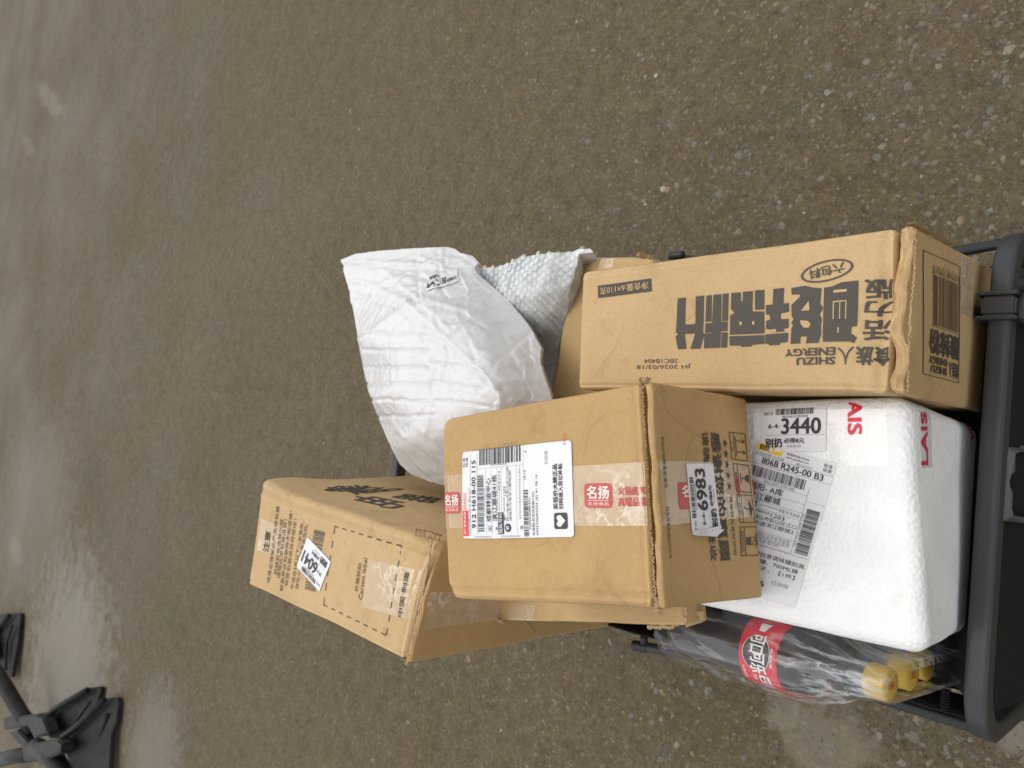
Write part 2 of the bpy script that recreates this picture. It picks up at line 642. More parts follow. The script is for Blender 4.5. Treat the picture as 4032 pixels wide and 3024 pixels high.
def arc(c, e1, e2, r, a0, a1, n=8):
    return [c + e1 * (r * math.cos(a0 + (a1 - a0) * i / n)) + e2 * (r * math.sin(a0 + (a1 - a0) * i / n)) for i in range(n + 1)]

# ------------------------------------------------------------------ ground: old damp asphalt with worn aggregate
mg = mat('damp_asphalt', (.1, .085, .065), .5, .09)
t = NT(mg)
v = t.coord()
big = t.noise(v, .55, 4, .6)
mid = t.noise(v, 3.2, 5, .62)
fin = t.noise(v, 85, 5, .7)
grit = t.noise(v, 260, 3, .7)
cA, cB = (.104, .083, .047), (.138, .112, .066)
c = t.mix(t.ramp(big, [(.35, (0, 0, 0)), (.68, (1, 1, 1))]), cA, cB)
c = t.mix(t.ramp(mid, [(.40, (0, 0, 0)), (.62, (1, 1, 1))]), c, (.122, .097, .060))
c = t.mix(.8, c, t.ramp(fin, [(.30, (.55, .55, .55)), (.5, (.95, .95, .95)), (.72, (1.28, 1.26, 1.2))]), 'MULTIPLY')
c = t.mix(.40, c, t.ramp(grit, [(.30, (.50, .50, .50)), (.70, (1.35, 1.35, 1.35))]), 'MULTIPLY')
lump = t.noise(v, 24, 4, .62)
c = t.mix(.7, c, t.ramp(lump, [(.30, (.70, .69, .67)), (.48, (.98, .98, .98)), (.68, (1.20, 1.19, 1.17))]), 'MULTIPLY')
tint = t.noise(v, 6, 3, .6)
c = t.mix(.5, c, t.ramp(tint, [(.36, (1.05, .97, .93)), (.62, (.95, 1.0, 1.0))]), 'MULTIPLY')
v1 = t.vor(v, 120)
hue = t.new('ShaderNodeSeparateColor'); t.link(v1.outputs['Color'], hue.inputs[0])
chip = t.math('MULTIPLY', t.math('GREATER_THAN', hue.outputs[0], .80), t.math('LESS_THAN', v1.outputs['Distance'], .42))
chipc = t.ramp(hue.outputs[1], [(0, (.10, .09, .07)), (.35, (.21, .18, .14)), (.62, (.30, .27, .22)), (.8, (.30, .20, .10)), (1, (.24, .26, .25))])
c = t.mix(t.math('MULTIPLY', chip, .30), c, chipc)
v2 = t.vor(v, 330)
h2 = t.new('ShaderNodeSeparateColor'); t.link(v2.outputs['Color'], h2.inputs[0])
spk = t.math('MULTIPLY', t.math('GREATER_THAN', h2.outputs[0], .97), t.math('LESS_THAN', v2.outputs['Distance'], .40))
c = t.mix(t.math('MULTIPLY', spk, .30), c, (.42, .38, .31))
pit = t.math('MULTIPLY', t.math('LESS_THAN', h2.outputs[1], .10), t.math('LESS_THAN', v2.outputs['Distance'], .55))
c = t.mix(t.math('MULTIPLY', pit, .55), c, (.03, .026, .02))
def patch(cx, cy, rx, ry, col, amt, c, rot=0.0, edge=.35):
    """an irregular patch on the asphalt: wear, spills and a painted sheen"""
    tc = t.new('ShaderNodeTexCoord')
    mp = t.new('ShaderNodeMapping'); mp.vector_type = 'TEXTURE'
    mp.inputs['Location'].default_value = (cx, cy, 0)
    mp.inputs['Rotation'].default_value = (0, 0, rot)
    mp.inputs['Scale'].default_value = (rx, ry, 1)
    t.link(tc.outputs['Object'], mp.inputs[0])
    ln = t.new('ShaderNodeVectorMath'); ln.operation = 'LENGTH'
    t.link(mp.outputs[0], ln.inputs[0])
    d = t.math('ADD', ln.outputs['Value'], t.math('MULTIPLY', t.math('SUBTRACT', t.noise(v, 9 / max(.3, rx), 6, .7), .5), 1.6))
    k = t.ramp(d, [(.45, (1, 1, 1)), (.45 + edge, (0, 0, 0))])
    return t.mix(t.math('MULTIPLY', k, amt), c, col)
p = at(3250, 2930, 0); c = patch(p.x, p.y, .10, .12, (.27, .24, .18), .42, c)
p = at(3080, 2800, 0); c = patch(p.x, p.y, .05, .05, (.27, .24, .18), .35, c)
p = at(3990, 2860, 0); c = patch(p.x, p.y, .05, .10, (.30, .28, .23), .5, c)
p = at(195, 390, 0); c = patch(p.x, p.y, .62, .10, (.30, .28, .23), .26, c, 1.2)
p = at(108, 570, 0); c = patch(p.x, p.y, .40, .08, (.30, .28, .23), .18, c, 1.2)
p = at(60, 2170, 0); c = patch(p.x, p.y, .12, .22, (.34, .31, .24), .22, c)
p = at(260, 2650, 0); c = patch(p.x, p.y, .70, .75, (.25, .235, .205), .62, c, .2, .5)  # bright sheen around the stand's feet, put into the ground colour
p = at(120, 2000, 0); c = patch(p.x, p.y, .7, .9, (.19, .175, .145), .35, c, 0, .8)
p = at(600, 2980, 0); c = patch(p.x, p.y, .35, .3, (.22, .205, .18), .5, c, 0, .6)
t.link(c, t.b.inputs['Base Color'])
rg = t.ramp(t.noise(v, 1.4, 4, .6), [(.35, (.48, .48, .48)), (.65, (.68, .68, .68))])
t.link(rg, t.b.inputs['Roughness'])
b1 = t.bump(fin, .55, .006)
b2 = t.bump(v1.outputs['Distance'], .35, .003, b1)
b3 = t.bump(grit, .45, .002, b2)
t.link(b3, t.b.inputs['Normal'])
bm = bmesh.new()
bmesh.ops.create_grid(bm, x_segments=60, y_segments=60, size=70)
ground = obj('ground', bm, mg)
ground.location = (0, 20, 0)
tag(ground, 'damp brown grey asphalt ground with worn aggregate', kind='structure')
ground.location = (0, 0, 0)

ms = mat('aggregate', (.2, .18, .15), .5, .35)
t = NT(ms)
gi = t.new('ShaderNodeNewGeometry')
cs = t.ramp(gi.outputs['Random Per Island'], [(0, (.075, .066, .052)), (.30, (.125, .108, .084)), (.55, (.14, .122, .094)), (.70, (.15, .112, .08)),
                                             (.80, (.165, .148, .12)), (.89, (.20, .145, .075)), (.955, (.20, .185, .15)), (.99, (.15, .16, .145)), (1, (.42, .39, .32))])
cs = t.mix(.6, cs, t.ramp(t.noise(t.coord(), 240, 3), [(.3, (.6, .6, .6)), (.7, (1.2, 1.2, 1.2))]), 'MULTIPLY')
t.link(cs, t.b.inputs['Base Color'])
t.link(t.bump(t.noise(t.coord(), 300, 3), .4, .001), t.b.inputs['Normal'])
rnd = random.Random(11)
ico = bmesh.new(); bmesh.ops.create_icosphere(ico, subdivisions=1, radius=1.0)
iv = [v.co.copy() for v in ico.verts]; ifc = [[v.index for v in f.verts] for f in ico.faces]; ico.free()
SV, SF = [], []
def stone(x, y, r, flat):
    b = len(SV)
    e = (rnd.uniform(.65, 1.25), rnd.uniform(.65, 1.25))
    a = rnd.uniform(0, 6.28); ca, sa = math.cos(a), math.sin(a)
    for q in iv:
        k = 1 + rnd.uniform(-.24, .24)
        px_, py_ = q.x * e[0] * r * k, q.y * e[1] * r * k
        SV.append((x + ca * px_ - sa * py_, y + sa * px_ + ca * py_, q.z * r * flat * k - r * flat * .55))
    SF.extend([tuple(b + i for i in f) for f in ifc])
for i in range(12500):
    px_, py_ = rnd.uniform(-100, 4150), rnd.uniform(-80, 3100)
    if px_ < 1500 and rnd.random() < .55: continue
    p = at(px_, py_, 0)
    r = min(.013, .0016 * math.exp(rnd.gauss(.35, .55)))
    if p.y > 2.2: r = max(r, .0028) * .9
    stone(p.x, p.y, r, rnd.uniform(.35, .6))
for i in range(900):
    p = at(rnd.uniform(2000, 4150), rnd.uniform(-80, 3100), 0)
    stone(p.x, p.y, rnd.uniform(.0035, .0085) * rnd.choice((.7, .8, 1, 1, 1.25)), rnd.uniform(.25, .4))
me = bpy.data.meshes.new('aggregate_stones'); me.from_pydata(SV, [], SF)
tag(link('aggregate_stones', me, ms), 'small rounded aggregate stones set in the damp asphalt', kind='stuff')

# ------------------------------------------------------------------ the folding wagon
M_frame = mat('powder_coat', (.036, .038, .041), .42, .38)
t = NT(M_frame)
t.link(t.ramp(t.noise(t.coord(), 30, 4), [(.3, (.36, .36, .36)), (.7, (.52, .52, .52))]), t.b.inputs['Roughness'])
t.link(t.bump(t.noise(t.coord(), 900, 2), .08, .0004), t.b.inputs['Normal'])
M_plastic = mat('black_plastic', (.022, .022, .022), .5, .45)
t = NT(M_plastic); t.link(t.bump(t.noise(t.coord(), 500, 3), .15, .0005), t.b.inputs['Normal'])
M_fab = mat('black_fabric', (.013, .0125, .012), .85, .2)
t = NT(M_fab)
wv = t.new('ShaderNodeTexWave'); wv.inputs['Scale'].default_value = 260; wv.bands_direction = 'X'; t.link(t.coord(), wv.inputs[0])
w2 = t.new('ShaderNodeTexWave'); w2.inputs['Scale'].default_value = 260; w2.bands_direction = 'Z'; t.link(t.coord(), w2.inputs[0])
t.link(t.bump(t.math('ADD', wv.outputs['Fac'], w2.outputs['Fac']), .5, .0006), t.b.inputs['Normal'])
M_print = mat('grey_print', (.085, .088, .092), .55, .4)
M_steel = mat('dull_steel', (.35, .35, .36), .35, .5, 1.0)

wagon = empty('folding_wagon', (0, 0, 0), 'black folding wagon with metal frame and black fabric tub under the parcels', 'wagon')
ZR = .485
ex = Vector((.462, .038, 0)).normalized()
ey = Vector((-.082, .997, 0)).normalized()
ez = Vector((0, 0, 1))
A = Vector((-.249, .156, ZR)); B_ = Vector((.213, .194, ZR))
def hoop(a, b, name):
    r = .050
    pts = [Vector((a.x, a.y, .10))] + [Vector((a.x, a.y, .2 + .05 * i)) for i in range(5)]
    pts += [q for q in arc(a + ex * r - ez * r, ex, ez, r, math.pi, math.pi / 2, 10)]
    n = 10
    s0, s1 = a + ex * r, b - ex * r
    pts += [s0 + (s1 - s0) * (i / n) for i in range(1, n)]
    pts += [q for q in arc(b - ex * r - ez * r, ex, ez, r, math.pi / 2, 0, 10)]
    pts += [Vector((b.x, b.y, .4 - .05 * i)) for i in range(5)] + [Vector((b.x, b.y, .10))]
    return obj(name, tube(bmesh.new(), pts, .0098, 24, True), M_frame, wagon, True)
hoop(A, B_, 'end_hoop')
LEN = .875
hoop(A + ey * LEN, B_ + ey * LEN, 'end_hoop')
# fabric tub
def tubpt(sx, sy, z):
    """sx 0..1 from -X to +X, sy 0..1 near to far"""
    a0 = Vector((-.247, .180, 0)); b0 = Vector((.196, .2085, 0)); a1 = Vector((-.318, 1.03, 0)); b1 = Vector((.125, 1.06, 0))
    q = (a0 * (1 - sx) + b0 * sx) * (1 - sy) + (a1 * (1 - sx) + b1 * sx) * sy
    q.x -= .020 * (1 - sx) * math.exp(-((sy - .46) / .22) ** 2)
    return Vector((q.x, q.y, z))
def sheet(fn, nu, nv, name, mt, parent, th=.002):
    bm = bmesh.new()
    g = [[bm.verts.new(fn(i / nu, j / nv)) for j in range(nv + 1)] for i in range(nu + 1)]
    for i in range(nu):
        for j in range(nv):
            bm.faces.new((g[i][j], g[i + 1][j], g[i + 1][j + 1], g[i][j + 1]))
    o = obj(name, bm, mt, parent, True)
    sm = o.modifiers.new('thick', 'SOLIDIFY'); sm.thickness = th
    return o
wob = lambda p, a=.004, f=14: p + noise.noise_vector(p * f) * a
sheet(lambda a, b: wob(tubpt(a, b, .345 + .065 / (1 + math.exp(-(a - .24) * 40))), .003), 30, 24, 'fabric_floor', M_fab, wagon)
sheet(lambda a, b: wob(tubpt(0, a, .345 + .075 * b) + ex * (.004 * math.sin(b * 3.1) - .004)), 24, 6, 'fabric_side', M_fab, wagon)
sheet(lambda a, b: wob(tubpt(1, a, .345 + .075 * b)), 24, 6, 'fabric_side', M_fab, wagon)
sheet(lambda a, b: wob(tubpt(a, 1, .345 + .085 * b)), 16, 6, 'fabric_end', M_fab, wagon)
# near end wall: from the rail down, its outside turned to the viewer, and the slack part behind the rail
nA = Vector((-.222, .1585, 0)); nB = Vector((.150, .1890, 0))
def endwall(a, b):
    q = nA + (nB - nA) * a
    z = .480 - .143 * b
    return wob(Vector((q.x, q.y - .012 * math.sin(b * 2.6) - .006, z)), .0025)
ew = sheet(endwall, 30, 10, 'fabric_end', M_fab, wagon, .003)
def slack(a, b):
    q = nA + (nB - nA) * a
    return wob(Vector((q.x - .004, q.y + .010 + .034 * b, .470 - .055 * b - .012 * math.sin(b * 3.14))), .002)
sheet(slack, 30, 6, 'fabric_flap', M_fab, wagon, .003)
# overlock stitching along the fabric corner
bm = bmesh.new()
for i in range(26):
    a = at(3741 - 16 * i / 25, 2515 + 272 * i / 25, .428 - .004 * i / 25)
    q = Vector((a.x, a.y, a.z + .006))
    tube(bm, [q - ey * .0035 - ez * .002, q + ez * .001, q + ey * .0035 - ez * .002], .0011, 5)
tag(obj('stitching', bm, M_fab, wagon), kind='stuff')
# C-shaped pocket plate on the end wall
zq = lambda px, py, z: at(px, py, z)
def wallpt(px, py):
    """point of the near end wall under a pixel"""
    best = None
    for k in range(60):
        z = .480 - .143 * k / 59
        q = at(px, py, z)
        s = (q - nA).dot((nB - nA).normalized()) / (nB - nA).length
        b = (.480 - z) / .143
        yw = (nA + (nB - nA) * s).y - .012 * math.sin(b * 2.6) - .006
        e = abs(q.y - yw)
        if best is None or e < best[0]:
            best = (e, q)
    return best[1]
outl = [(3911, 1746), (4060, 1752), (4060, 1778), (3975, 1773), (3958, 1782), (3956, 1850), (3942, 1862), (3934, 1885), (3937, 1912),
        (3948, 1930), (3944, 1995), (3950, 2020), (3968, 2025), (4000, 2030), (4012, 2026), (4022, 2040), (4018, 2056), (3960, 2048), (3908, 2042)]
bm = bmesh.new()
prism(bm, [wallpt(*p) + Vector((0, -.006, .001)) for p in outl], Vector((0, -.0025, .0008)))
obj('pocket_plate', bm, M_print, wagon)
# clamp saddle on the rail
clp = empty('clamp', (0, 0, 0), None, None)
del_keys = [k for k in clp.keys()]
bpy.data.objects.remove(clp)
cc = Vector((.142, .1875, ZR))
def barbox(bm, c, hx, hy, hz, bev=.002):
    r = bmesh.ops.create_cube(bm, size=1.0)
    for q in r['verts']:
        p = q.co.copy()
        q.co = c + ex * (p.x * 2 * hx) + ey * (p.y * 2 * hy) + ez * (p.z * 2 * hz)
    es = list({e for q in r['verts'] for e in q.link_edges})
    bmesh.ops.bevel(bm, geom=es, offset=bev, segments=2, affect='EDGES')
bm = bmesh.new()
barbox(bm, cc + ey * .002, .009, .014, .0130)
barbox(bm, cc + ey * .003 + ex * .0115, .0018, .017, .0155, .001)
barbox(bm, cc + ey * .003 - ex * .0115, .0018, .017, .0155, .001)
barbox(bm, cc - ey * .016 - ez * .018, .013, .006, .018, .002)
clamp = obj('clamp', bm, M_plastic, wagon)
# side rails and crossed braces outside the tub
def bar(p, q, r, name, sq=False, mt=None, n=12):
    pts = [Vector(p) + (Vector(q) - Vector(p)) * (i / 8) for i in range(9)]
    return obj(name, tube(bmesh.new(), pts, r, 14 if not sq else 16, sq), mt or M_frame, wagon, True)
r0 = at(2497, 2542, .40)
r1 = at(2820, 2592, .40)
bar(r0, r1, .0066, 'side_rail')
bar(r0 - (r1 - r0).normalized() * .001, r0 + (r1 - r0).normalized() * .022, .0072, 'rail_cap', mt=M_plastic)
bar(at(2536, 2510, .41), at(2536, 2532, .40), .005, 'rail_bolt', mt=M_plastic)
r2 = at(2640, 1008, .40); bar(r2, at(2790, 1030, .37), .0050, 'side_rail')
bar(r2 + ey * .001, r2 - ey * .020, .0056, 'rail_cap', mt=M_plastic)
bar(at(3380, 2720, .42), at(3850, 2868, .33), .0052, 'cross_brace', True)
bar(at(3640, 1015, .36), at(3960, 957, .30), .0052, 'cross_brace', True)
bar(at(2900, 2640, .16), at(3850, 2780, .36), .0052, 'cross_brace', True)
bar(Vector((A.x + .01, A.y + .01, .16)), Vector((B_.x - .01, B_.y + .01, .16)), .008, 'axle')
bar(Vector((A.x + .012, A.y - .002, .345)), Vector((B_.x - .012, B_.y - .002, .335)), .0065, 'cross_bar')
bar(at(3860, 2760, .36) , at(4110, 2745, .30), .007, 'handle_link')
bar(at(3975, 1118, .40), at(4140, 1120, .36), .009, 'handle_link')
M_tyre = mat('rubber', (.02, .02, .02), .8, .2)
for a in (A, B_, A + ey * LEN, B_ + ey * LEN):
    bm = bmesh.new()
    sgn = -1 if (a - A).length < .01 or (a - A - ey * LEN).length < .01 else 1
    cw = Vector((a.x, a.y, .085)) + ex * (sgn * .035)
    n = 28
    prof = [(.05, -.018), (.078, -.020), (.085, -.012), (.085, .012), (.078, .020), (.05, .018)]
    rg_ = [[bm.verts.new(cw + ex * w_ + ey * (rr * math.cos(2 * math.pi * k / n)) + ez * (rr * math.sin(2 * math.pi * k / n))) for k in range(n)] for rr, w_ in prof]
    for x, y in zip(rg_, rg_[1:] + rg_[:1]):
        for k in range(n):
            bm.faces.new((x[k], x[(k + 1) % n], y[(k + 1) % n], y[k]))
    bmesh.ops.recalc_face_normals(bm, faces=bm.faces[:])
    wh = obj('wheel', bm, M_tyre, wagon, True)
    bm = bmesh.new(); tube(bm, [cw - ex * .02, cw + ex * .02], .052, 24)
    obj('hub', bm, M_plastic, wh)

# ------------------------------------------------------------------ noodle carton
noodle = empty('noodle_carton', (0, 0, 0), 'long tan noodle carton printed with huge black Chinese characters, beside the foam box', 'carton')
ZN = .68
tops = [at(2290, 1068, ZN), at(3597, 884, ZN), at(3562, 1548, ZN), at(2271, 1532, ZN)]
bots = [at(2290, 1068, ZN) + Vector((.015, 0, -.265)), at(3925, 1060, .415), at(3880, 1625, .415), at(2271, 1532, ZN) + Vector((.006, 0, -.265))]
body, slab = end_split(drop(tops, bots), .0018, .010)
nb = Box(body, .007, .0012, 11, 1)
nb.dents.append((at(3520, 1200, ZN), .022, Vector((0, 0, -.006))))
nb.dents.append((at(3525, 1450, ZN), .02, Vector((0, 0, -.005))))
nb.scores = [(0, .975, .0022, .0035), (1, .035, .0010, .002), (1, .965, .0010, .002)]
nb.mesh('carton_body', M_pale, noodle)
ns = Box(slab, .0042, .0010, 14, 2, .005, ragged(.0034, 4, .93))
ns.dents.append((at(3555, 1230, ZN), .02, Vector((0, .006, -.002))))
ns.mesh('end_flap', M_tan, noodle)
torn_edge('torn_liner', M_torn, noodle, [at(3606, 905, ZN - .003), at(3600, 1100, ZN - .003), at(3586, 1230, ZN - .004), at(3575, 1545, ZN - .004)], .0016, .0030, 3, 110)
e0, e1 = Vector(slab[1][0][1]), Vector(slab[1][0][0])
torn_edge('torn_liner', M_torn, noodle, [e0 + Vector((.001, .002, .001)), e0 + (e1 - e0) * .45 + Vector((.002, .002, 0))], .006, .005, 5, 50)
P = Print()
def px_text(P, st, x0, y0, x1, y1, mt=M_ink, bold=0.0):
    """half-turned lettering in pixel space of the carton top"""
    P.text(mt, st, 4032 - x1, y0, 4032 - x0, y1, bold)
def quadtext(box, f, mt, st, pts, W=100, Hh=None, bold=0.0, name='lettering', parent=None, step=9):
    BL, BR, TR, TL = pts
    Hh = Hh or W * (math.dist(BL, TL) / max(1, math.dist(BL, BR)))
    P = Print(); P.text(mt, st, 0, 0, W, Hh, bold)
    return P.lay(box.quad(f, pts, W, Hh), parent, name, step)
def flip(x0, y0, x1, y1, sk=0.0):
    """BL, BR, TR, TL of half-turned print inside a pixel box; sk = rise of the left end (px)"""
    return [(x1, y0), (x0, y0 + sk), (x0, y1 + sk * .15), (x1, y1)]
T_ = lambda *a, **k: quadtext(nb, 'top', *a, parent=noodle, **k)
def px_print(box, f):
    return lambda x, y, off=0.0: box.face(f, *box.inv(f, x, y), off)
g8 = lambda q: [(2700 + .4295 * x, 900 + .4295 * y) for x, y in q]
g7 = lambda q: [(2200 + .3315 * x, 950 + .3315 * y) for x, y in q]
P = Print()
for q in (g8([(1265, 542), (1340, 530), (1425, 492), (1577, 475), (1570, 620), (1562, 895), (1515, 903), (1510, 960), (1567, 1000), (1537, 1052), (1505, 1037), (1254, 1042), (1256, 890)]),
          g8([(970, 541), (1095, 520), (1170, 540), (1243, 545), (1230, 690), (1256, 728), (1226, 790), (1245, 832), (1236, 890), (1240, 970), (1213, 1052), (1098, 1054), (1110, 992), (1050, 992), (1045, 1056), (958, 1060),
              (966, 920), (982, 890), (965, 865), (988, 832), (970, 800), (970, 700), (1048, 622), (1050, 600), (974, 602)]),
          g8([(808, 548), (904, 538), (898, 685), (947, 680), (948, 762), (876, 775), (870, 800), (873, 830), (943, 828), (940, 913), (900, 917), (895, 932), (910, 944), (790, 951), (788, 925), (735, 922), (738, 845), (775, 835), (772, 790), (738, 785), (738, 700), (800, 692)]),
          g8([(728, 970), (938, 956), (932, 1040), (860, 1050), (860, 1066), (762, 1071), (755, 1057), (725, 1055)]),
          g8([(425, 586), (512, 578), (512, 652), (520, 666), (530, 655), (530, 573), (622, 566), (615, 756), (722, 757), (722, 960), (410, 971), (415, 790), (455, 768), (421, 735)]),
          g8([(640, 560), (728, 555), (722, 738), (640, 742)]),
          g8([(405, 985), (720, 975), (718, 1056), (605, 1066), (600, 1080), (510, 1083), (508, 1071), (405, 1071)]),
          g8([(198, 610), (247, 606), (243, 850), (189, 852)]),
          g8([(262, 602), (335, 596), (332, 850), (391, 850), (388, 935), (326, 940), (320, 1091), (235, 1094), (240, 951), (186, 955), (188, 868), (250, 862)]),
          g8([(347, 592), (401, 588), (394, 842), (341, 845)]), g8([(178, 962), (236, 958), (228, 1095), (174, 1098)]), g8([(334, 950), (391, 948), (382, 1088), (328, 1091)]),
          g7([(1420, 680), (1519, 668), (1510, 975), (1522, 990), (1620, 985), (1635, 970), (1636, 655), (1737, 640), (1730, 965), (1722, 1082), (1738, 1105), (1690, 1275), (1573, 1281), (1632, 1093), (1505, 1104), (1527, 1280), (1423, 1287), (1395, 1130), (1430, 1108), (1398, 1085), (1407, 1000)])):
    P.poly(M_ink, q, .0005)
for q in ([(1352, 566), (1472, 556), (1472, 580), (1352, 590)], [(1347, 668), (1470, 658), (1470, 668), (1347, 680)], [(1346, 676), (1357, 676), (1355, 836), (1344, 836)], [(1405, 680), (1414, 680), (1412, 830), (1402, 830)],
          [(1460, 664), (1470, 664), (1466, 830), (1456, 830)], [(1390, 910), (1403, 910), (1400, 960), (1388, 960)], [(1058, 755), (1128, 664), (1136, 752)], [(1050, 842), (1120, 850), (1146, 880), (1126, 912), (1080, 912), (1055, 880)],
          [(793, 924), (828, 924), (830, 950), (793, 951)], [(499, 852), (520, 850), (520, 882), (500, 884)], [(612, 848), (633, 848), (632, 879), (614, 880)]):
    P.poly(M_pale, g8(q), .0008)
P.lay(px_print(nb, 'top'), noodle, {M_ink: 'lettering', M_pale: 'lettering'}, 60)
T_(M_ink, '活', [(3505, 1254), (3394, 1260), (3394, 1340), (3500, 1336)], bold=.03, W=30)
T_(M_ink, '力', [(3508, 1180), (3396, 1184), (3396, 1244), (3504, 1240)], bold=.03, W=30)
T_(M_ink, '版', [(3512, 1094), (3400, 1100), (3400, 1176), (3508, 1170)], bold=.03, W=30)
T_(M_ink, 'SHIZU', [(3290, 1406), (3134, 1410), (3136, 1439), (3288, 1436)], bold=.03, W=40)
T_(M_ink, 'ENERGY', [(3290, 1367), (3086, 1377), (3090, 1405), (3288, 1400)], bold=.03, W=50)
T_(M_ink, '食族', [(3506, 1362), (3370, 1364), (3370, 1438), (3500, 1436)], bold=.035, W=36)
T_(M_ink, '人', [(3362, 1364), (3297, 1368), (3297, 1436), (3360, 1434)], bold=.0, W=18)
P = Print(); P.ring(M_ink, 50, 30, 50, 28, 4.5, 0.0); P.text(M_ink, '六包料', 16, 16, 84, 44, .02)
P.lay(nb.quad('top', [(3352, 998), (3150, 1044), (3158, 1132), (3366, 1086)], 100, 60), noodle, 'lettering')
P = Print(); P.rect(M_ink, 0, 0, 100, 24, .0004); P.text(M_pale, '净含量:6×110克', 5, 5, 95, 19, .01, off=.0008)
P.lay(nb.quad('top', [(2566, 1096), (2357, 1124), (2359, 1173), (2569, 1149)], 100, 24), noodle, {M_ink: 'print_block', M_pale: 'lettering'})
T_(M_ink2, 'JH 2026/03/18', [(2722, 1432), (2508, 1434), (2508, 1455), (2722, 1452)], W=60)
T_(M_ink2, '2BC1B404', [(2671, 1413), (2538, 1415), (2538, 1432), (2671, 1430)], W=40)
# end panel print, 1 zoom unit = .4523 px from (3560, 850)
zp = lambda x, y: (3560 + .4523 * x, 850 + .4523 * y)
P = Print()
qd = ns.quad('near', [zp(490, 440), zp(165, 290), zp(160, 1370), zp(470, 1460)], 130, 90)
# local: s from far-right to left along the drop, t down the image (half turned)
qn = ns.quad('near', [zp(165, 290), zp(160, 1370), zp(470, 1460), zp(490, 440)], 300, 90)   # s = image down, t = image right
P.frame(M_ink, 0, 0, 300, 90, 1.6)
P.frame(M_ink, 26, 22, 178, 88, 1.0)
P.bars(M_ink2, 48, 24, 174, 84, 40, 5, 'y')
P.text(M_ink2, '6 971187 759217', 30, 24, 44, 86, 0, rot=3)
P.text(M_ink, '酸辣粉', 184, 14, 246, 88, .03, rot=3)
P.text(M_ink, 'ENERGY', 250, 14, 268, 56, .03, rot=3)
P.text(M_ink, 'SHIZU', 272, 18, 290, 56, .03, rot=3)
P.text(M_ink, '食族人', 252, 60, 292, 88, .02, rot=3)
P.lay(qn, noodle, {M_ink: 'lettering', M_ink2: 'barcode'})
P = Print(); P.rect(M_tape, 0, 0, 100, 30, .0004)
P.lay(ns.quad('near', [zp(480, 330), zp(600, 400), zp(590, 900), zp(470, 830)], 100, 30), noodle, 'clear_tape')
quadtext(ns, 'near', M_ink, '酸辣粉', [zp(715, 800), zp(600, 770), zp(598, 900), zp(712, 945)], parent=noodle, bold=.03, W=40)

# ------------------------------------------------------------------ foam box
mf = mat('foam_beads', (.83, .84, .83), .62, .35)
t = NT(mf)
v = t.coord()
vo = t.vor(v, 240, 'SMOOTH_F1', .85)
vo.inputs['Smoothness'].default_value = .35
c = t.mix(t.ramp(t.noise(v, 14, 4), [(.40, (0, 0, 0)), (.68, (1, 1, 1))]), (.80, .805, .80), (.88, .885, .88))
c = t.mix(t.ramp(t.noise(v, 19, 6, .7), [(.66, (0, 0, 0)), (.80, (1, 1, 1))]), c, (.66, .62, .54))
t.link(c, t.b.inputs['Base Color'])
nb1 = t.bump(t.math('MULTIPLY', vo.outputs['Distance'], -1.0), .36, .0030)
t.link(t.bump(t.noise(v, 40, 4), .15, .003, nb1), t.b.inputs['Normal'])
t.b.inputs['Subsurface Weight'].default_value = .15
t.b.inputs['Subsurface Radius'].default_value = (.01, .01, .01)
foam = empty('foam_box', (0, 0, 0), 'white foam box with parcel labels and red lettered tape at the near end', 'foam box')
ZF = .637
tops = [at(2760, 1588, ZF), at(3572, 1552, ZF), at(3655, 2590, ZF), at(2690, 2372, ZF)]
bots = [at(2990, 1640, ZF - .2), at(3860, 1672, ZF - .215), at(3806, 2500, ZF - .205), at(2950, 2350, ZF - .2)]
fb = Box(drop(tops, bots), .014, .0010, 16, 7, .009)
fb.mesh('foam_body', mf, foam)
def pickup(P, num, pre, date='04/10', seed=3, bars_n=30):
    """60 x 40 mm pick-up sticker"""
    P.rrect(M_white, 0, 0, 60, 40, 1.6, .0010)
    k = .0014
    P.text(M_black, date, 2.4, 32.6, 11.4, 35.6, 0, off=k)
    P.bars(M_black, 14, 32.6, 48.6, 38, bars_n, seed, off=k)
    P.text(M_black, {'3440': '465236332703440'}.get(num, 'JT5473689066983'), 20.4, 29.8, 43.8, 31.8, 0, off=k)
    P.text(M_black, pre, 7.2, 20.5, 18.6, 24.6, .012, off=k)
    P.text(M_black, num, 19.6, 15.2, 55.8, 29.4, .022, off=k)
    P.line(M_grey, 4, 14.6, 59, 14.6, .25, off=k)
    P.text(M_black, '别扔', 4.2, 3.6, 20.7, 11.8, .035, off=k)
    P.text(M_black, '必得8元', 22.5, 7.2, 41, 11.8, .02, off=k)
    P.text(M_grey, '扫码领红包', 25.2, 3.4, 38, 5.8, 0, off=k)
ST = {M_white: 'sticker', M_black: 'lettering', M_grey: 'lettering', M_red: 'lettering', M_yellow: 'lettering', M_ink: 'lettering'}
def sticker(P, surf, parent, name='sticker', step=9, label=None):
    """first layer is the paper, the print becomes its sub-parts"""
    made = P.lay(surf, None, ST, step)
    base = [o for o in made if o.name.startswith('sticker')][0]
    for o in made:
        if o is not base and o.name.startswith('sticker'):
            o.name = 'lettering'
    base.name = name
    base.parent = parent
    if label:
        base['label'] = label
    for o in made:
        if o is not base:
            o.parent = base
    return base
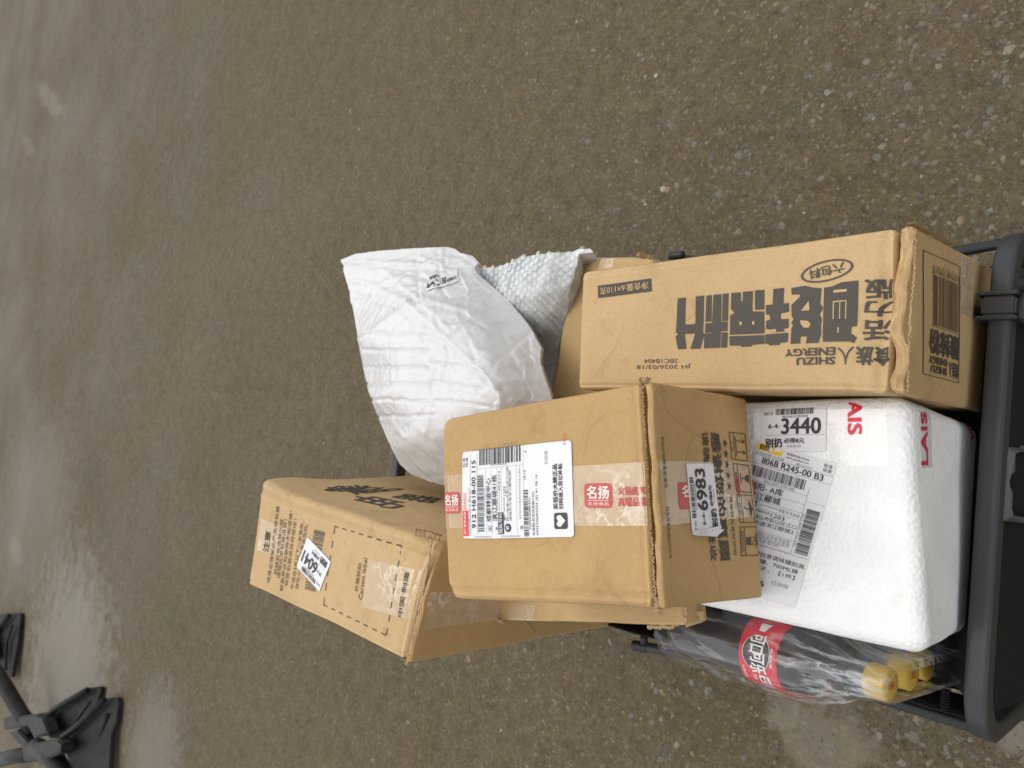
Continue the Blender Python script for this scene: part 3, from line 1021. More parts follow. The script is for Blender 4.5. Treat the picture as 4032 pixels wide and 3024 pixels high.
# tape strips
def tape(box, f, pts, W, Hh, mt, parent, off=.0004, name='clear_tape'):
    P = Print(); P.rect(mt, 0, 0, W, Hh, off)
    return P.lay(box.quad(f, pts, W, Hh), parent, name)
tape(fb, 'top', [(3262, 1576), (3486, 1570), (3500, 1832), (3266, 1838)], 50, 60, M_wtape, foam, .0004, 'milky_tape')
quadtext(fb, 'top', M_pxred, 'AIS', [(3338, 1572), (3340, 1714), (3397, 1713), (3394, 1570)], parent=foam, bold=.03, W=34)
tape(fb, 'near', [(3592, 1612), (3664, 1618), (3672, 1842), (3596, 1842)], 20, 60, M_wtape, foam, .0004, 'milky_tape')
quadtext(fb, 'near', M_pxred, 'LAIS', [(3654, 1832), (3647, 1622), (3623, 1622), (3628, 1832)], parent=foam, bold=.02, W=46)
quadtext(fb, 'near', M_pxred, 'SIA', [(3816, 1640), (3818, 1735), (3836, 1735), (3833, 1640)], parent=foam, bold=.02, W=22)
# long shipping label, 76 x 134 mm
P = Print()
P.rrect(M_white, 0, 0, 76, 134, 1.5, .0006)
k = .0010
X = lambda s: s * 76
Y = lambda q: (1 - q) * 134
def lt(st, s0, s1, t0, t1, mt=M_black, bold=0.0):
    P.text(mt, st, X(s0), Y(t1), X(s1), Y(t0), bold, off=k)
P.rect(M_yellow, X(.02), Y(.055), X(.36), Y(-.0) - 1, k)
P.text(M_black, '韵达', X(.06), Y(.048), X(.2), Y(.012), .02, off=.0013)
lt('客服热线:95546', .42, .70, .018, .036); lt('www.yundaex.com', .42, .70, .042, .060); lt('2026/04/08 13:15:28', .02, .40, .064, .082, M_grey)
lt('第16/27个', .56, .76, .064, .084, M_grey)
lt('标准', .87, .97, .016, .042); lt('快递', .87, .97, .046, .072)
lt('806B R245-00 B3', .13, .90, .092, .134, M_black, .012)
P.line(M_grey, 0, Y(.086), 76, Y(.086), .3, k); P.line(M_grey, 0, Y(.142), 76, Y(.142), .3, k)
P.bars(M_black, X(.0), Y(.225), X(.72), Y(.158), 48, 8, off=k)
lt('4652 3633 2703 440', .22, .62, .230, .250, M_grey)
lt('揭阳- A库', .06, .50, .262, .308, M_black, .008); lt('滨江郦城', .08, .50, .322, .368, M_black, .008)
for q in (.255, .315, .375, .425, .57, .655): P.line(M_grey, 0, Y(q), X(.78), Y(q), .25, k)
P.line(M_grey, X(.78), Y(.20), X(.78), Y(.655), .3, k); P.line(M_grey, 0, Y(.66), 76, Y(.66), .3, k)
P.line(M_grey, X(.78), Y(.29), X(1), Y(.29), .25, k)
P.rect(M_black, X(0), Y(.418), X(.22), Y(.380), k)
P.text(M_white, '号码', X(.09), Y(.412), X(.21), Y(.386), .01, off=.0014)
lt('*******转9388', .25, .76, .386, .412, M_grey); lt('* *******1203', .06, .60, .432, .458)
lt('四川省眉山市彭山区江口', .02, .76, .464, .492); lt('道岷东大道滨江郦城3', .02, .74, .500, .530)
for i, q in enumerate((.578, .594, .610, .626)):
    lt(('快件寄出地址详见面单存根', '广东省揭阳市普宁市占陇镇', '泰兴工业区陶瓷包装仓库', '商家自营发货')[i], .14, .74 - .12 * (i == 3), q, q + .013, M_grey)
P.bars(M_black, X(.82), Y(.64), X(.97), Y(.335), 44, 9, 'y', off=k)
P.text(M_grey, '4652 3633 2703 440', X(.785), Y(.60), X(.81), Y(.37), 0, rot=3, off=k)
lt('陶瓷猪油罐创意调味罐耐高', .04, .97, .700, .732); lt('大容量调料罐，700ML蜂', .04, .92, .745, .777); lt('蜜带陶瓷勺子，【1件】', .04, .90, .790, .822)
lt('已验视', .66, .86, .862, .890, M_grey)
lt('大牌正品', .12, .58, .885, .925, M_black, .025); lt('百亿补贴', .12, .58, .936, .976, M_black, .025)
sticker(P, fb.quad('top', [(2818, 2303), (3129, 2397), (3293, 1828), (2982, 1734)], 76, 134), foam, 'shipping_label', 9, 'long white shipping label printed 806B R245-00 B3')
P = Print(); pickup(P, '3440', '6-4-')
sticker(P, fb.quad('top', [(2998, 1779), (3254, 1779), (3257, 1597), (2999, 1604)], 60, 40), foam, 'pickup_label', 9, 'white pick-up sticker numbered 6-4-3440')

# ------------------------------------------------------------------ flat carton under the topmost one
flat = empty('flat_carton', (0, 0, 0), 'flat tan carton with a torn corner peeping out under the topmost brown carton', 'carton')
ZL = .644
tops = [at(1960, 1900, ZL), at(2640, 1880, ZL), at(2702, 2462, ZL), at(1944, 2442, ZL)]
lb = Box(drop(tops, straight(tops, .604)), .003, .0016, 22, 12)
lb.dents.append((at(1960, 2430, ZL), .010, Vector((.001, -.001, -.004))))
lb.mesh('carton_body', M_tan, flat)
torn_edge('torn_liner', M_torn, flat, [at(1945, 2372, ZL), at(1950, 2440, ZL), at(1990, 2452, ZL)], .004, .006, 21, 30)
torn_edge('torn_liner', M_torn, flat, [at(2550, 2468, ZL - .004), at(2640, 2470, ZL - .003), at(2700, 2440, ZL - .002), at(2704, 2385, ZL)], .004, .005, 22, 40)
fl0 = [at(2700, 2395, .628), at(2772, 2405, .618), at(2768, 2440, .612), at(2700, 2462, .618)]
sheet(lambda a, b: fl0[0] * ((1 - a) * (1 - b)) + fl0[1] * (a * (1 - b)) + fl0[2] * (a * b) + fl0[3] * ((1 - a) * b), 4, 4, 'flap', M_tan, flat, .003)
P = Print(); P.rect(M_tape, 0, 0, 60, 20, .0005)
P.lay(lb.quad('top', [(2100, 2452), (2110, 2380), (2010, 2376), (2000, 2446)], 60, 20), flat, 'clear_tape')

# ------------------------------------------------------------------ topmost brown carton
topc = empty('brown_carton', (0, 0, 0), 'brown carton with red lettered tape and a J&T type white shipping label, topmost of the pile'.replace('J&T type ', 'big '), 'carton')
ZS = .809
tops = [at(1735, 1649, ZS), at(2562, 1502, ZS), at(2616, 2398, ZS), at(1763, 2355, ZS)]
bots = straight(tops, .650)
bots[1] = at(2940, 1570, .650); bots[2] = at(3004, 2352, .650)
body, slab = end_split(drop(tops, bots), .0042, .0060)
sb = Box(body, .005, .0014, 10, 21)
sb.dents.append((at(1765, 2345, ZS), .008, Vector((.002, -.002, -.003))))
sb.dents.append((at(1740, 1655, ZS), .007, Vector((-.001, -.002, -.002))))
sb.scores = [(1, .945, .0013, .0022), (0, .975, .0012, .0022), (1, .03, .0008, .002)]
sb.mesh('carton_body', M_kraft, topc)
ss = Box(slab, .0029, .0010, 13, 22, .007, ragged(.0014, 9, .95))
ss.mesh('end_flap', M_kraft, topc)
torn_edge('torn_liner', M_torn, topc, [at(2530, 1510, ZS - .004), at(2552, 1900, ZS - .004), at(2586, 2385, ZS - .004)], .0016, .0030, 31, 110)
torn_edge('torn_liner', M_torn, topc, [at(2586, 2350, ZS - .002), at(2592, 2405, ZS - .003), at(2612, 2408, ZS - .004)], .005, .006, 32, 24)
torn_edge('torn_liner', M_torn, topc, [at(2522, 1506, ZS - .002), at(2540, 1496, ZS - .002), at(2562, 1506, ZS - .002)], .005, .005, 33, 24)
# tape over the top and the end flap
zs = lambda x, y: (1700 + .6329 * x, 1450 + .6329 * y)
ze = lambda x, y: (2500 + .3616 * x, 1650 + .3616 * y)
tape(sb, 'top', [zs(76, 990), zs(1375, 975), zs(1325, 580), zs(60, 665)], 220, 60, M_tape, topc, .0005)
tape(ss, 'near', [ze(255, 1165), ze(1345, 1070), ze(1290, 475), ze(185, 455)], 140, 60, M_tape, topc, .0005)
def stamp(surf, W, Hh, two=True):
    P = Print()
    P.rrect(M_tred, 0, 0, W, Hh, W * .16, .0007)
    P.text(M_pink, '名扬', W * .10, Hh * .36, W * .90, Hh * .90, .03, off=.0010)
    P.line(M_pink, W * .12, Hh * .30, W * .88, Hh * .30, Hh * .02, .0010)
    P.text(M_pink, '名扬食品', W * .12, Hh * .10, W * .88, Hh * .24, .0, off=.0010)
    P.lay(surf, topc, {M_tred: 'tape_emblem', M_pink: 'lettering'})
stamp(sb.quad('top', [zs(952, 868), zs(1122, 868), zs(1120, 712), zs(946, 716)], 40, 40), 40, 40)
stamp(sb.quad('top', [zs(82, 900), zs(186, 896), zs(184, 765), zs(78, 770)], 40, 40), 40, 40)
quadtext(sb, 'top', M_tred, '火锅底料', [zs(1156, 787), zs(1344, 787), zs(1340, 730), zs(1154, 732)], parent=topc, bold=.03, W=50)
quadtext(sb, 'top', M_tred, '高端品质', [zs(1158, 858), zs(1352, 854), zs(1348, 796), zs(1156, 800)], parent=topc, bold=.03, W=50)
P = Print(); P.rrect(M_tred, 0, 0, 40, 60, 7, .0008); P.text(M_pink, '名', 8, 26, 34, 54, .03, off=.0011)
P.lay(ss.quad('near', [ze(470, 985), ze(640, 985), ze(600, 690), ze(450, 692)], 40, 60), topc, {M_tred: 'tape_emblem', M_pink: 'lettering'})
quadtext(ss, 'near', M_tred, '名扬', [ze(1285, 845), ze(1338, 840), ze(1325, 650), ze(1262, 655)], parent=topc, bold=.04, W=20)
quadtext(ss, 'near', M_tred, '火锅', [ze(1110, 860), ze(1140, 856), ze(1120, 610), ze(1088, 612)], parent=topc, bold=.03, W=16)
# end flap print
E_ = lambda mt, st, q, **k: quadtext(ss, 'near', mt, st, [ze(*p) for p in q], parent=topc, **k)
E_(M_ink, '感谢您的惠顾', [(812, 146), (922, 1558), (1032, 1550), (916, 140)], bold=.03, W=140)
E_(M_ink, '请确认无损后签收', [(712, 138), (818, 1555), (890, 1550), (784, 130)], bold=.008, W=140)
E_(M_ink, '★★★★★', [(950, 215), (1004, 792), (1056, 786), (1000, 208)], W=60)
E_(M_ink, '请给我五星好评吧', [(1020, 850), (1068, 1490), (1102, 1486), (1056, 845)], W=64)
E_(M_ink, '名扬火锅美食官博号', [(272, 190), (306, 752), (344, 748), (304, 185)], W=60)
E_(M_ink, '扫名扬食品微信公众号', [(322, 955), (366, 1522), (400, 1518), (358, 952)], W=60)
for q, kind in (([(1050, 440), (1020, 140), (1200, 165), (1225, 470)], 0), ([(1100, 795), (1060, 480), (1235, 510), (1262, 812)], 1),
                ([(1135, 1140), (1100, 828), (1265, 832), (1305, 1140)], 2), ([(1150, 1500), (1135, 1182), (1335, 1176), (1360, 1490)], 3)):
    P = Print()          # s = image up along the flap, t = towards the right edge
    P.frame(M_ink, 0, 0, 30, 20, .8)
    P.line(M_ink, 0, 5, 30, 5, .6)
    if kind == 0:
        for sx in (9, 21):
            P.line(M_ink, sx, 7, sx, 17.5, 1.0); P.line(M_ink, sx, 18, sx - 2.4, 14.6, .9); P.line(M_ink, sx, 18, sx + 2.4, 14.6, .9)
        P.line(M_ink, 4, 7, 26, 7, .7); P.text(M_ink, '向上', 9, 1.2, 21, 4, 0)
    elif kind == 1:
        P.line(M_ink, 15, 8, 15, 13, 1); P.line(M_ink, 10, 8, 20, 8, 1); P.poly(M_ink, [(10, 18), (20, 18), (17, 13), (13, 13)]); P.text(M_ink, '易碎', 9, 1.2, 21, 4, 0)
    elif kind == 2:
        P.poly(M_ink, [(6, 15), (15, 18.5), (24, 15), (15, 14)]); P.line(M_ink, 15, 14, 15, 8, .9); P.line(M_ink, 15, 8, 18, 8, .9); P.text(M_ink, '怕雨', 9, 1.2, 21, 4, 0)
    else:
        P.rect(M_ink, 11, 6.5, 19, 11); P.frame(M_ink, 11, 11, 19, 18, .6); P.line(M_ink, 7, 17, 23, 17, .6); P.line(M_ink, 12, 13, 17, 16, .6)
        P.text(M_ink, '请勿抛摔踩踏', 4, 1.2, 26, 4, 0)
    P.lay(ss.quad('near', [ze(*p) for p in q], 30, 20), topc, 'handling_mark')
# pick-up sticker 6983 with a crumpled end
P = Print(); pickup(P, '6983', '6-4-', 'JT/00', 5)
sticker(P, ss.quad('near', [ze(930, 1235), ze(836, 486), ze(538, 491), ze(612, 1268)], 60, 40), topc, 'pickup_label', 9, 'white pick-up sticker numbered 6-4-6983 on the end of the carton')
bm = bmesh.new()
base = [ss.face('near', *ss.inv('near', *ze(x, y)), .0015) for x, y in ((612, 1262), (700, 1255), (800, 1240), (925, 1205))]
outr = [ss.face('near', *ss.inv('near', *ze(x, y)), h) for (x, y), h in zip(((622, 1272), (705, 1280), (826, 1287), (930, 1212)), (.003, .007, .005, .004))]
mid_ = [ss.face('near', *ss.inv('near', *ze(x, y)), h) for (x, y), h in zip(((610, 1225), (690, 1215), (790, 1195), (905, 1165)), (.0016, .004, .0017, .003))]
rows = [[bm.verts.new(p) for p in r] for r in (mid_, base, outr)]
for a, b in zip(rows, rows[1:]):
    for i in range(3): bm.faces.new((a[i], a[i + 1], b[i + 1], b[i]))
obj('crumpled_corner', bm, M_white, topc)
# shipping label on the top, zoom units of a 1917 x 1659 view
P = Print()
P.rrect(M_white, 0, 0, 78, 131, 3.0, .0010)
k = .0014
sx_ = lambda y: (1527 - y) / 1240 * 78
ty_ = lambda x: (1752 - x) / 1585 * 131
def lz(st, x0, x1, y0, y1, mt=M_black, bold=0.0, off=k):
    P.text(mt, st, sx_(y1), ty_(x1), sx_(y0), ty_(x0), bold, off=off)
def lr(mt, x0, x1, y0, y1, off=k):
    P.rect(mt, sx_(y1), ty_(x1), sx_(y0), ty_(x0), off)
lr(M_red, 175, 262, 1130, 1495)
P.text(M_white, 'J&T 极兔速递', sx_(1465), ty_(240), sx_(1150), ty_(200), .02, off=.0018)
lz('956025', 185, 210, 890, 1120, M_red); lz('2026LT260107W', 215, 238, 870, 1120, M_red)
lz('2026/04/08 11:06:37 第9/12个', 266, 294, 815, 1495, M_grey)
lz('标准', 176, 214, 370, 515); lz('快递', 222, 262, 370, 515)
lz('912 H618-00 115', 322, 384, 420, 1382, M_black, .012)
for x in (300, 408): lr(M_grey, x - 2, x + 2, 330, 1470)
P.bars(M_black, sx_(1435), ty_(510), sx_(640), ty_(415), 52, 14, off=k)
lz('JT5473689066983', 512, 535, 820, 1215, M_grey)
P.bars(M_black, sx_(500), ty_(1065), sx_(275), ty_(445), 34, 15, 'y', off=k)
for (x0, x1, y0, y1) in ((340, 590, 262, 292), (730, 1005, 222, 252), (620, 865, 500, 530), (355, 615, 1492, 1522), (760, 1035, 1490, 1520)):
    P.text(M_grey, 'JT5473689066983', sx_(y1), ty_(x1), sx_(y0), ty_(x0), 0, rot=3, off=k)
lr(M_grey, 545, 548, 560, 1470); lr(M_grey, 628, 631, 560, 1470); lr(M_grey, 716, 719, 560, 1470); lr(M_grey, 778, 781, 550, 1470)
lr(M_grey, 998, 1001, 530, 1470); lr(M_grey, 1098, 1101, 240, 1470); lr(M_grey, 410, 1100, 545, 548)
lz('成都转运中心', 552, 618, 690, 1298, M_black, .006); lz('滨江郦城41栋', 640, 710, 650, 1290, M_black, .006)
lz('末', 680, 718, 1362, 1420); P.frame(M_black, sx_(1425), ty_(630), sx_(1350), ty_(578), .4, k); lz('集', 590, 618, 1368, 1408)
lr(M_black, 727, 806, 1172, 1470); P.text(M_white, '隐私号码', sx_(1455), ty_(795), sx_(1185), ty_(740), .01, off=.0018)
lz('*******转8274', 728, 768, 600, 1150, M_grey); lz('余* *******1203', 802, 846, 820, 1290)
lz('四川省眉山市彭山区江口街', 852, 886, 550, 1292); lz('道岷东大道滨江郦城3期', 892, 924, 610, 1292)
P.disc(M_black, sx_(1386), ty_(866), 3.6, 3.8, k); P.text(M_white, '收', sx_(1416), ty_(892), sx_(1356), ty_(840), .02, off=.0018)
lz('寄', 1044, 1090, 1360, 1414); lz('发货地址河南郑州经济开发区仓储中心', 1034, 1060, 550, 1280, M_grey)
P.bars(M_black, sx_(1510), ty_(1165), sx_(890), ty_(1098), 44, 16, off=k)
lz('FJ2604080431', 1172, 1204, 1000, 1410); lz('快递箱(名扬快递箱小时)', 1215, 1255, 920, 1500); lz('6925736002255 [6] A1 08 16', 1268, 1302, 700, 1495)
lz('15/13', 1106, 1132, 625, 755); lz('6', 1116, 1142, 362, 388)
lz('买低价大牌正品', 1502, 1562, 580, 1170, M_black, .028); lz('扫码进入百亿补贴', 1574, 1628, 580, 1170, M_black, .028)
lz('已验视', 1396, 1440, 392, 570, M_grey); lz('云仓发货', 1645, 1682, 176, 345, M_red)
P.rrect(M_ink, sx_(1425), ty_(1680), sx_(1215), ty_(1508), 2.2, .0014)
hx, hy = sx_(1320), ty_(1596)
P.poly(M_white, [(hx, hy - 5), (hx - 4.6, hy - .2), (hx - 4.6, hy + 2.6), (hx - 2.6, hy + 4.4), (hx, hy + 2.6), (hx + 2.6, hy + 4.4), (hx + 4.6, hy + 2.6), (hx + 4.6, hy - .2)], .0018)
sticker(P, sb.quad('top', [(2262, 2114), (2249, 1734), (1825, 1779), (1827, 2115)], 78, 131), topc, 'shipping_label', 9, 'white shipping label printed 912 H618-00 115')

# ------------------------------------------------------------------ tall carton at the far end
tall = empty('tall_carton', (0, 0, 0), 'tall tan carton with dashed label frame and slanted white 6041 sticker at the far end', 'carton')
ZB = .765
tops = [at(1030, 1904, ZB), at(1722, 2136, ZB), at(1612, 2612, ZB), at(974, 2300, ZB)]
bots = straight(tops, .362)
bots[0] = bots[0] + Vector((.030, 0, 0)); bots[1] = bots[1] + Vector((.012, 0, 0))
body, slab = end_split(drop(tops, bots), .0030, .0050)
bb = Box(body, .008, .0020, 9, 41)
bb.dents.append((at(1690, 2125, ZB), .028, Vector((-.004, .004, -.012))))
bb.dents.append((at(1100, 1900, ZB - .03), .05, Vector((.008, 0, 0))))
bb.scores = [(1, .10, .0022, .0032), (1, .95, .0014, .0025), (0, .97, .0014, .0025)]
bb.mesh('carton_body', M_pale, tall)
bs = Box(slab, .0022, .0014, 12, 42, .008, ragged(.0020, 15, .97))
bs.dents.append((at(1715, 2140, ZB), .03, Vector((-.004, .010, -.016))))
bs.mesh('end_flap', M_kraft, tall)
torn_edge('torn_liner', M_torn, tall, [at(1700, 2125, ZB - .008), at(1690, 2200, ZB - .003), at(1650, 2420, ZB - .001), at(1604, 2608, ZB - .001)], .0035, .0035, 43, 90)
torn_edge('torn_liner', M_torn, tall, [at(1640, 2098, ZB - .002), at(1700, 2105, ZB - .006), at(1740, 2120, ZB - .012)], .007, .008, 44, 30)
torn_edge('torn_liner', M_torn, tall, [at(1590, 2588, ZB), at(1606, 2612, ZB - .003), at(1620, 2606, ZB - .006)], .005, .006, 45, 20)
zb = lambda x, y: (950 + .4822 * x, 1850 + .4822 * y)
L_ = lambda mt, st, q, **k: quadtext(bb, 'top', mt, st, [zb(*p) for p in q], parent=tall, **k)
L_(M_ink2, '注意', [(222, 672), (242, 505), (200, 492), (172, 660)], bold=.02, W=30)
for st, xa, ya, xb, yb in (('请务必保留此产品原包装', 203, 918, 290, 296), ('后续如有退换问题', 262, 850, 320, 396), ('请用此原包装退货！', 288, 880, 352, 396),
                           ('若丢弃此包装将不能退换！', 310, 985, 400, 324), ('非原包装退货将拒收！', 352, 944, 432, 392), ('不适合3岁以下儿童使用，', 402, 970, 490, 410),
                           ('存在小部件有窒息危险。', 440, 970, 522, 430)):
    L_(M_ink2, st, [(xa + 28, ya + 6), (xb + 28, yb + 6), (xb, yb), (xa, ya)], W=90)
L_(M_ink, '外箱标贴', [(958, 1000), (990, 762), (962, 755), (928, 990)], W=40)
L_(M_ink, 'Carton label', [(990, 1064), (1036, 722), (1010, 714), (960, 1056)], W=60)
L_(M_ink, '中国·制造', [(1316, 1206), (1374, 832), (1340, 822), (1280, 1196)], W=70, bold=.01)
P = Print(); P.bars(M_ink, 0, 0, 90, 14, 40, 77)
P.lay(bb.quad('top', [zb(606, 1002), zb(686, 510), zb(600, 484), zb(520, 972)], 90, 14), tall, 'barcode')
P = Print()
P_q = [(670, 1110), (770, 460), (1310, 618), (1190, 1352)]
def dashes(a, b, n, w):
    for i in range(n):
        f0, f1 = (i + .0) / (n - .45), (i + .5) / (n - .45)
        P.line(M_ink, a[0] + (b[0] - a[0]) * f0, a[1] + (b[1] - a[1]) * f0, a[0] + (b[0] - a[0]) * f1, a[1] + (b[1] - a[1]) * f1, w)
dashes((0, 0), (100, 0), 6, 1.3); dashes((100, 0), (100, 120), 8, 1.3); dashes((0, 0), (0, 120), 8, 1.3); dashes((0, 120), (100, 120), 7, 1.3)
P.lay(bb.quad('top', [zb(*p) for p in P_q], 100, 120), tall, 'dashed_frame')
tape(bb, 'top', [zb(990, 1120), zb(1410, 1232), zb(1498, 830), zb(1045, 726)], 80, 60, M_tape, tall)
tape(bb, 'top', [zb(90, 640), zb(345, 710), zb(392, 478), zb(122, 392)], 50, 45, M_tape, tall)
tape(bs, 'near', [(1660, 2480), (2100, 2420), (2100, 2330), (1690, 2330)], 80, 50, M_tape, tall)
P = Print(); pickup(P, '6041', '29-2-', '04/10', 6)
sticker(P, bb.quad('top', [(1307, 2216), (1214, 2114), (1172, 2231), (1259, 2332)], 60, 40), tall, 'pickup_label', 9, 'slanted white pick-up sticker numbered 29-2-6041')
# big letters on the +X side, upside down
for st, q in (('家', [(1255, 1918), (1445, 1934), (1330, 1962), (1290, 1940)]), ):
    pass
quadtext(bb, 'px', M_ink, '家用', [(1412, 1912), (1600, 1926), (1430, 1944), (1262, 1932)], parent=tall, bold=.012, W=60, Hh=30)
sp = [(1350, 1950), (1450, 1985), (1636, 1990), (1560, 1958)]
quadtext(bb, 'px', M_ink, '家', [(1460, 1922), (1420, 1950), (1258, 1932), (1320, 1917)], parent=tall, bold=.012, W=30, Hh=30)
quadtext(bb, 'px', M_ink, '电', [(1635, 1986), (1535, 2006), (1350, 1962), (1440, 1948)], parent=tall, bold=.012, W=30, Hh=30)
quadtext(bb, 'px', M_ink, '器', [(1740, 1962), (1700, 1984), (1530, 1958), (1610, 1942)], parent=tall, bold=.012, W=30, Hh=30)

# ------------------------------------------------------------------ crushed carton behind the noodle carton and a small one behind
tanc = empty('crushed_carton', (0, 0, 0), 'plain tan carton with soft crushed edge and a dark seam, showing behind the noodle carton', 'carton')
ZT = .555
tops = [at(2275, 1004, ZT), at(2572, 1012, ZT), at(2560, 1600, ZT), at(2160, 1570, ZT)]
bots = straight(tops, .410)
tb = Box(drop(tops, bots), .008, .0030, 14, 51)
tb.dents.append((at(2270, 1010, ZT), .02, Vector((-.002, -.006, -.006))))
tb.dents.append((at(2210, 1300, ZT), .03, Vector((.0, .006, -.002))))
tb.mesh('carton_body', M_tan, tanc)
P = Print(); P.line(M_ink, 0, 5, 60, 5, 1.6); P.lay(tb.quad('top', [(2352, 1060), (2368, 1004), (2360, 1002), (2344, 1058)], 60, 10), tanc, 'seam')
P = Print(); P.rect(M_tape, 0, 0, 60, 30, .0006); P.lay(tb.quad('top', [(2350, 1060), (2412, 1050), (2416, 998), (2368, 998)], 60, 30), tanc, 'clear_tape')
torn_edge('torn_liner', M_torn, tanc, [at(2510, 1000, ZT), at(2540, 1008, ZT - .003), at(2575, 1018, ZT - .006)], .006, .006, 52, 30)
torn_edge('torn_liner', M_torn, tanc, [at(2275, 1012, ZT), at(2300, 1004, ZT)], .004, .004, 53, 12)
smallc = empty('small_carton', (0, 0, 0), 'low tan carton of which only a thin edge shows behind the bubble wrap', 'carton')
tops = [at(1895, 1052, .50), at(2040, 1044, .50), at(2060, 1180, .50), at(1900, 1200, .50)]
kb = Box(drop(tops, straight(tops, .410)), .004, .001, 14, 61)
kb.mesh('carton_body', M_tan, smallc)

# ------------------------------------------------------------------ soft parcels from control heights
def heightfield(ctrl):
    P0 = np.array([[c[0] / 1000, c[1] / 1000] for c in ctrl]); z = np.array([c[2] for c in ctrl])
    n = len(z)
    d = np.linalg.norm(P0[:, None] - P0[None], axis=2)
    K = np.where(d > 0, d * d * np.log(d + 1e-9), 0) + np.eye(n) * 1e-4
    A_ = np.zeros((n + 3, n + 3)); A_[:n, :n] = K; A_[:n, n] = 1; A_[:n, n + 1:] = P0; A_[n, :n] = 1; A_[n + 1:, :n] = P0.T
    w = np.linalg.solve(A_, np.concatenate([z, [0, 0, 0]]))
    def f(px, py):
        q = np.array([px / 1000, py / 1000])
        dd = np.linalg.norm(P0 - q, axis=1)
        return float((np.where(dd > 0, dd * dd * np.log(dd + 1e-9), 0) * w[:n]).sum() + w[n] + w[n + 1:] @ q)
    return f
def inside(poly, x, y):
    c_ = False
    for (x0, y0), (x1, y1) in zip(poly, poly[1:] + poly[:1]):
        if (y0 > y) != (y1 > y) and x < (x1 - x0) * (y - y0) / (y1 - y0) + x0:
            c_ = not c_
    return c_
def dense(poly, step):
    out = []
    for (x0, y0), (x1, y1) in zip(poly, poly[1:] + poly[:1]):
        n = max(1, int(math.hypot(x1 - x0, y1 - y0) / step))
        out += [(x0 + (x1 - x0) * i / n, y0 + (y1 - y0) * i / n) for i in range(n)]
    return out
def segd(p, a, b):
    dx, dy = b[0] - a[0], b[1] - a[1]
    k = max(0, min(1, ((p[0] - a[0]) * dx + (p[1] - a[1]) * dy) / (dx * dx + dy * dy + 1e-9)))
    return math.hypot(p[0] - a[0] - k * dx, p[1] - a[1] - k * dy)
def soft_parcel(name, outline, zf, relief, mt, parent, step, floor, shrink=.82, jag=2.5, seed=0):
    """closed lumpy skin: relief(px, py, P) moves the top, the underside tucks in below"""
    from mathutils.geometry import delaunay_2d_cdt
    rnd = random.Random(seed)
    rim = [(x + rnd.uniform(-jag, jag), y + rnd.uniform(-jag, jag)) for x, y in dense(outline, step * .8)]
    pts = list(rim)
    xs, ys = [p[0] for p in rim], [p[1] for p in rim]
    row = 0
    y = min(ys)
    while y < max(ys):
        x = min(xs) + (row % 2) * step / 2
        while x < max(xs):
            if inside(rim, x, y) and min(math.hypot(x - a, y - b) for a, b in rim) > step * .5:
                pts.append((x + rnd.uniform(-.15, .15) * step, y + rnd.uniform(-.15, .15) * step))
            x += step
        y += step * .87; row += 1
    vs, _, fs, _, _, _ = delaunay_2d_cdt([Vector(p) for p in pts], [(i, (i + 1) % len(rim)) for i in range(len(rim))], [list(range(len(rim)))], 1, 1e-4)
    V = []
    for q in vs:
        P0 = at(q.x, q.y, zf(q.x, q.y))
        V.append(relief(q.x, q.y, P0))
    top_n = len(V)
    V += [V[i].copy() for i in range(len(rim))]
    n = len(V)
    cx = sum((V[i] for i in range(len(rim))), Vector()) / len(rim)
    low = []
    for i in range(len(rim)):
        for kk, (sh, dz) in enumerate(((.97, -.012), (shrink, None))):
            q = cx + (V[i] - cx) * sh
            q.z = V[i].z + (dz if dz is not None else -.034)
            V.append(q)
    Fc = [tuple(f) for f in fs]
    R = len(rim)
    for i in range(R):
        j = (i + 1) % R
        Fc.append((top_n + i, top_n + j, n + 2 * j, n + 2 * i)); Fc.append((n + 2 * i, n + 2 * j, n + 2 * j + 1, n + 2 * i + 1))
    Fc.append(tuple(n + 2 * i + 1 for i in range(R)))
    me = bpy.data.meshes.new(name); me.from_pydata(V, [], Fc)
    bm = bmesh.new(); bm.from_mesh(me); bm.normal_update()
    tf = list(bm.faces)[:len(fs)]
    if sum(f.normal.z for f in tf) < 0: [f.normal_flip() for f in tf]
    bm.to_mesh(me); bm.free()
    return link(name, me, mt, parent, True)

# white mailing bag
mw = mat('white_poly', (.655, .655, .66), .27, .45)
t = NT(mw)
v = t.coord()
vw = t.vor(v, 26, 'DISTANCE_TO_EDGE', 1.0)
wrp = t.new('ShaderNodeVectorMath'); wrp.operation = 'MULTIPLY_ADD'
nv = t.new('ShaderNodeTexNoise'); nv.inputs['Scale'].default_value = 18; t.link(v, nv.inputs['Vector'])
t.link(nv.outputs['Color'], wrp.inputs[0]); wrp.inputs[1].default_value = (.05, .05, .05); t.link(v, wrp.inputs[2])
t.link(wrp.outputs[0], vw.inputs['Vector'])
n1 = t.bump(t.ramp(vw.outputs['Distance'], [(0, (1, 1, 1)), (.22, (0, 0, 0))]), .18, .004)
n2 = t.bump(t.noise(wrp.outputs[0], 60, 4, .6), .18, .0030, n1)
t.link(n2, t.b.inputs['Normal'])
t.b.inputs['Subsurface Weight'].default_value = .2
t.b.inputs['Subsurface Radius'].default_value = (.012, .012, .012)
bag = empty('mailing_bag', (0, 0, 0), 'crinkled white plastic mailing bag slumped over a ribbed box shape, left of the bubble wrap', 'mailing bag')
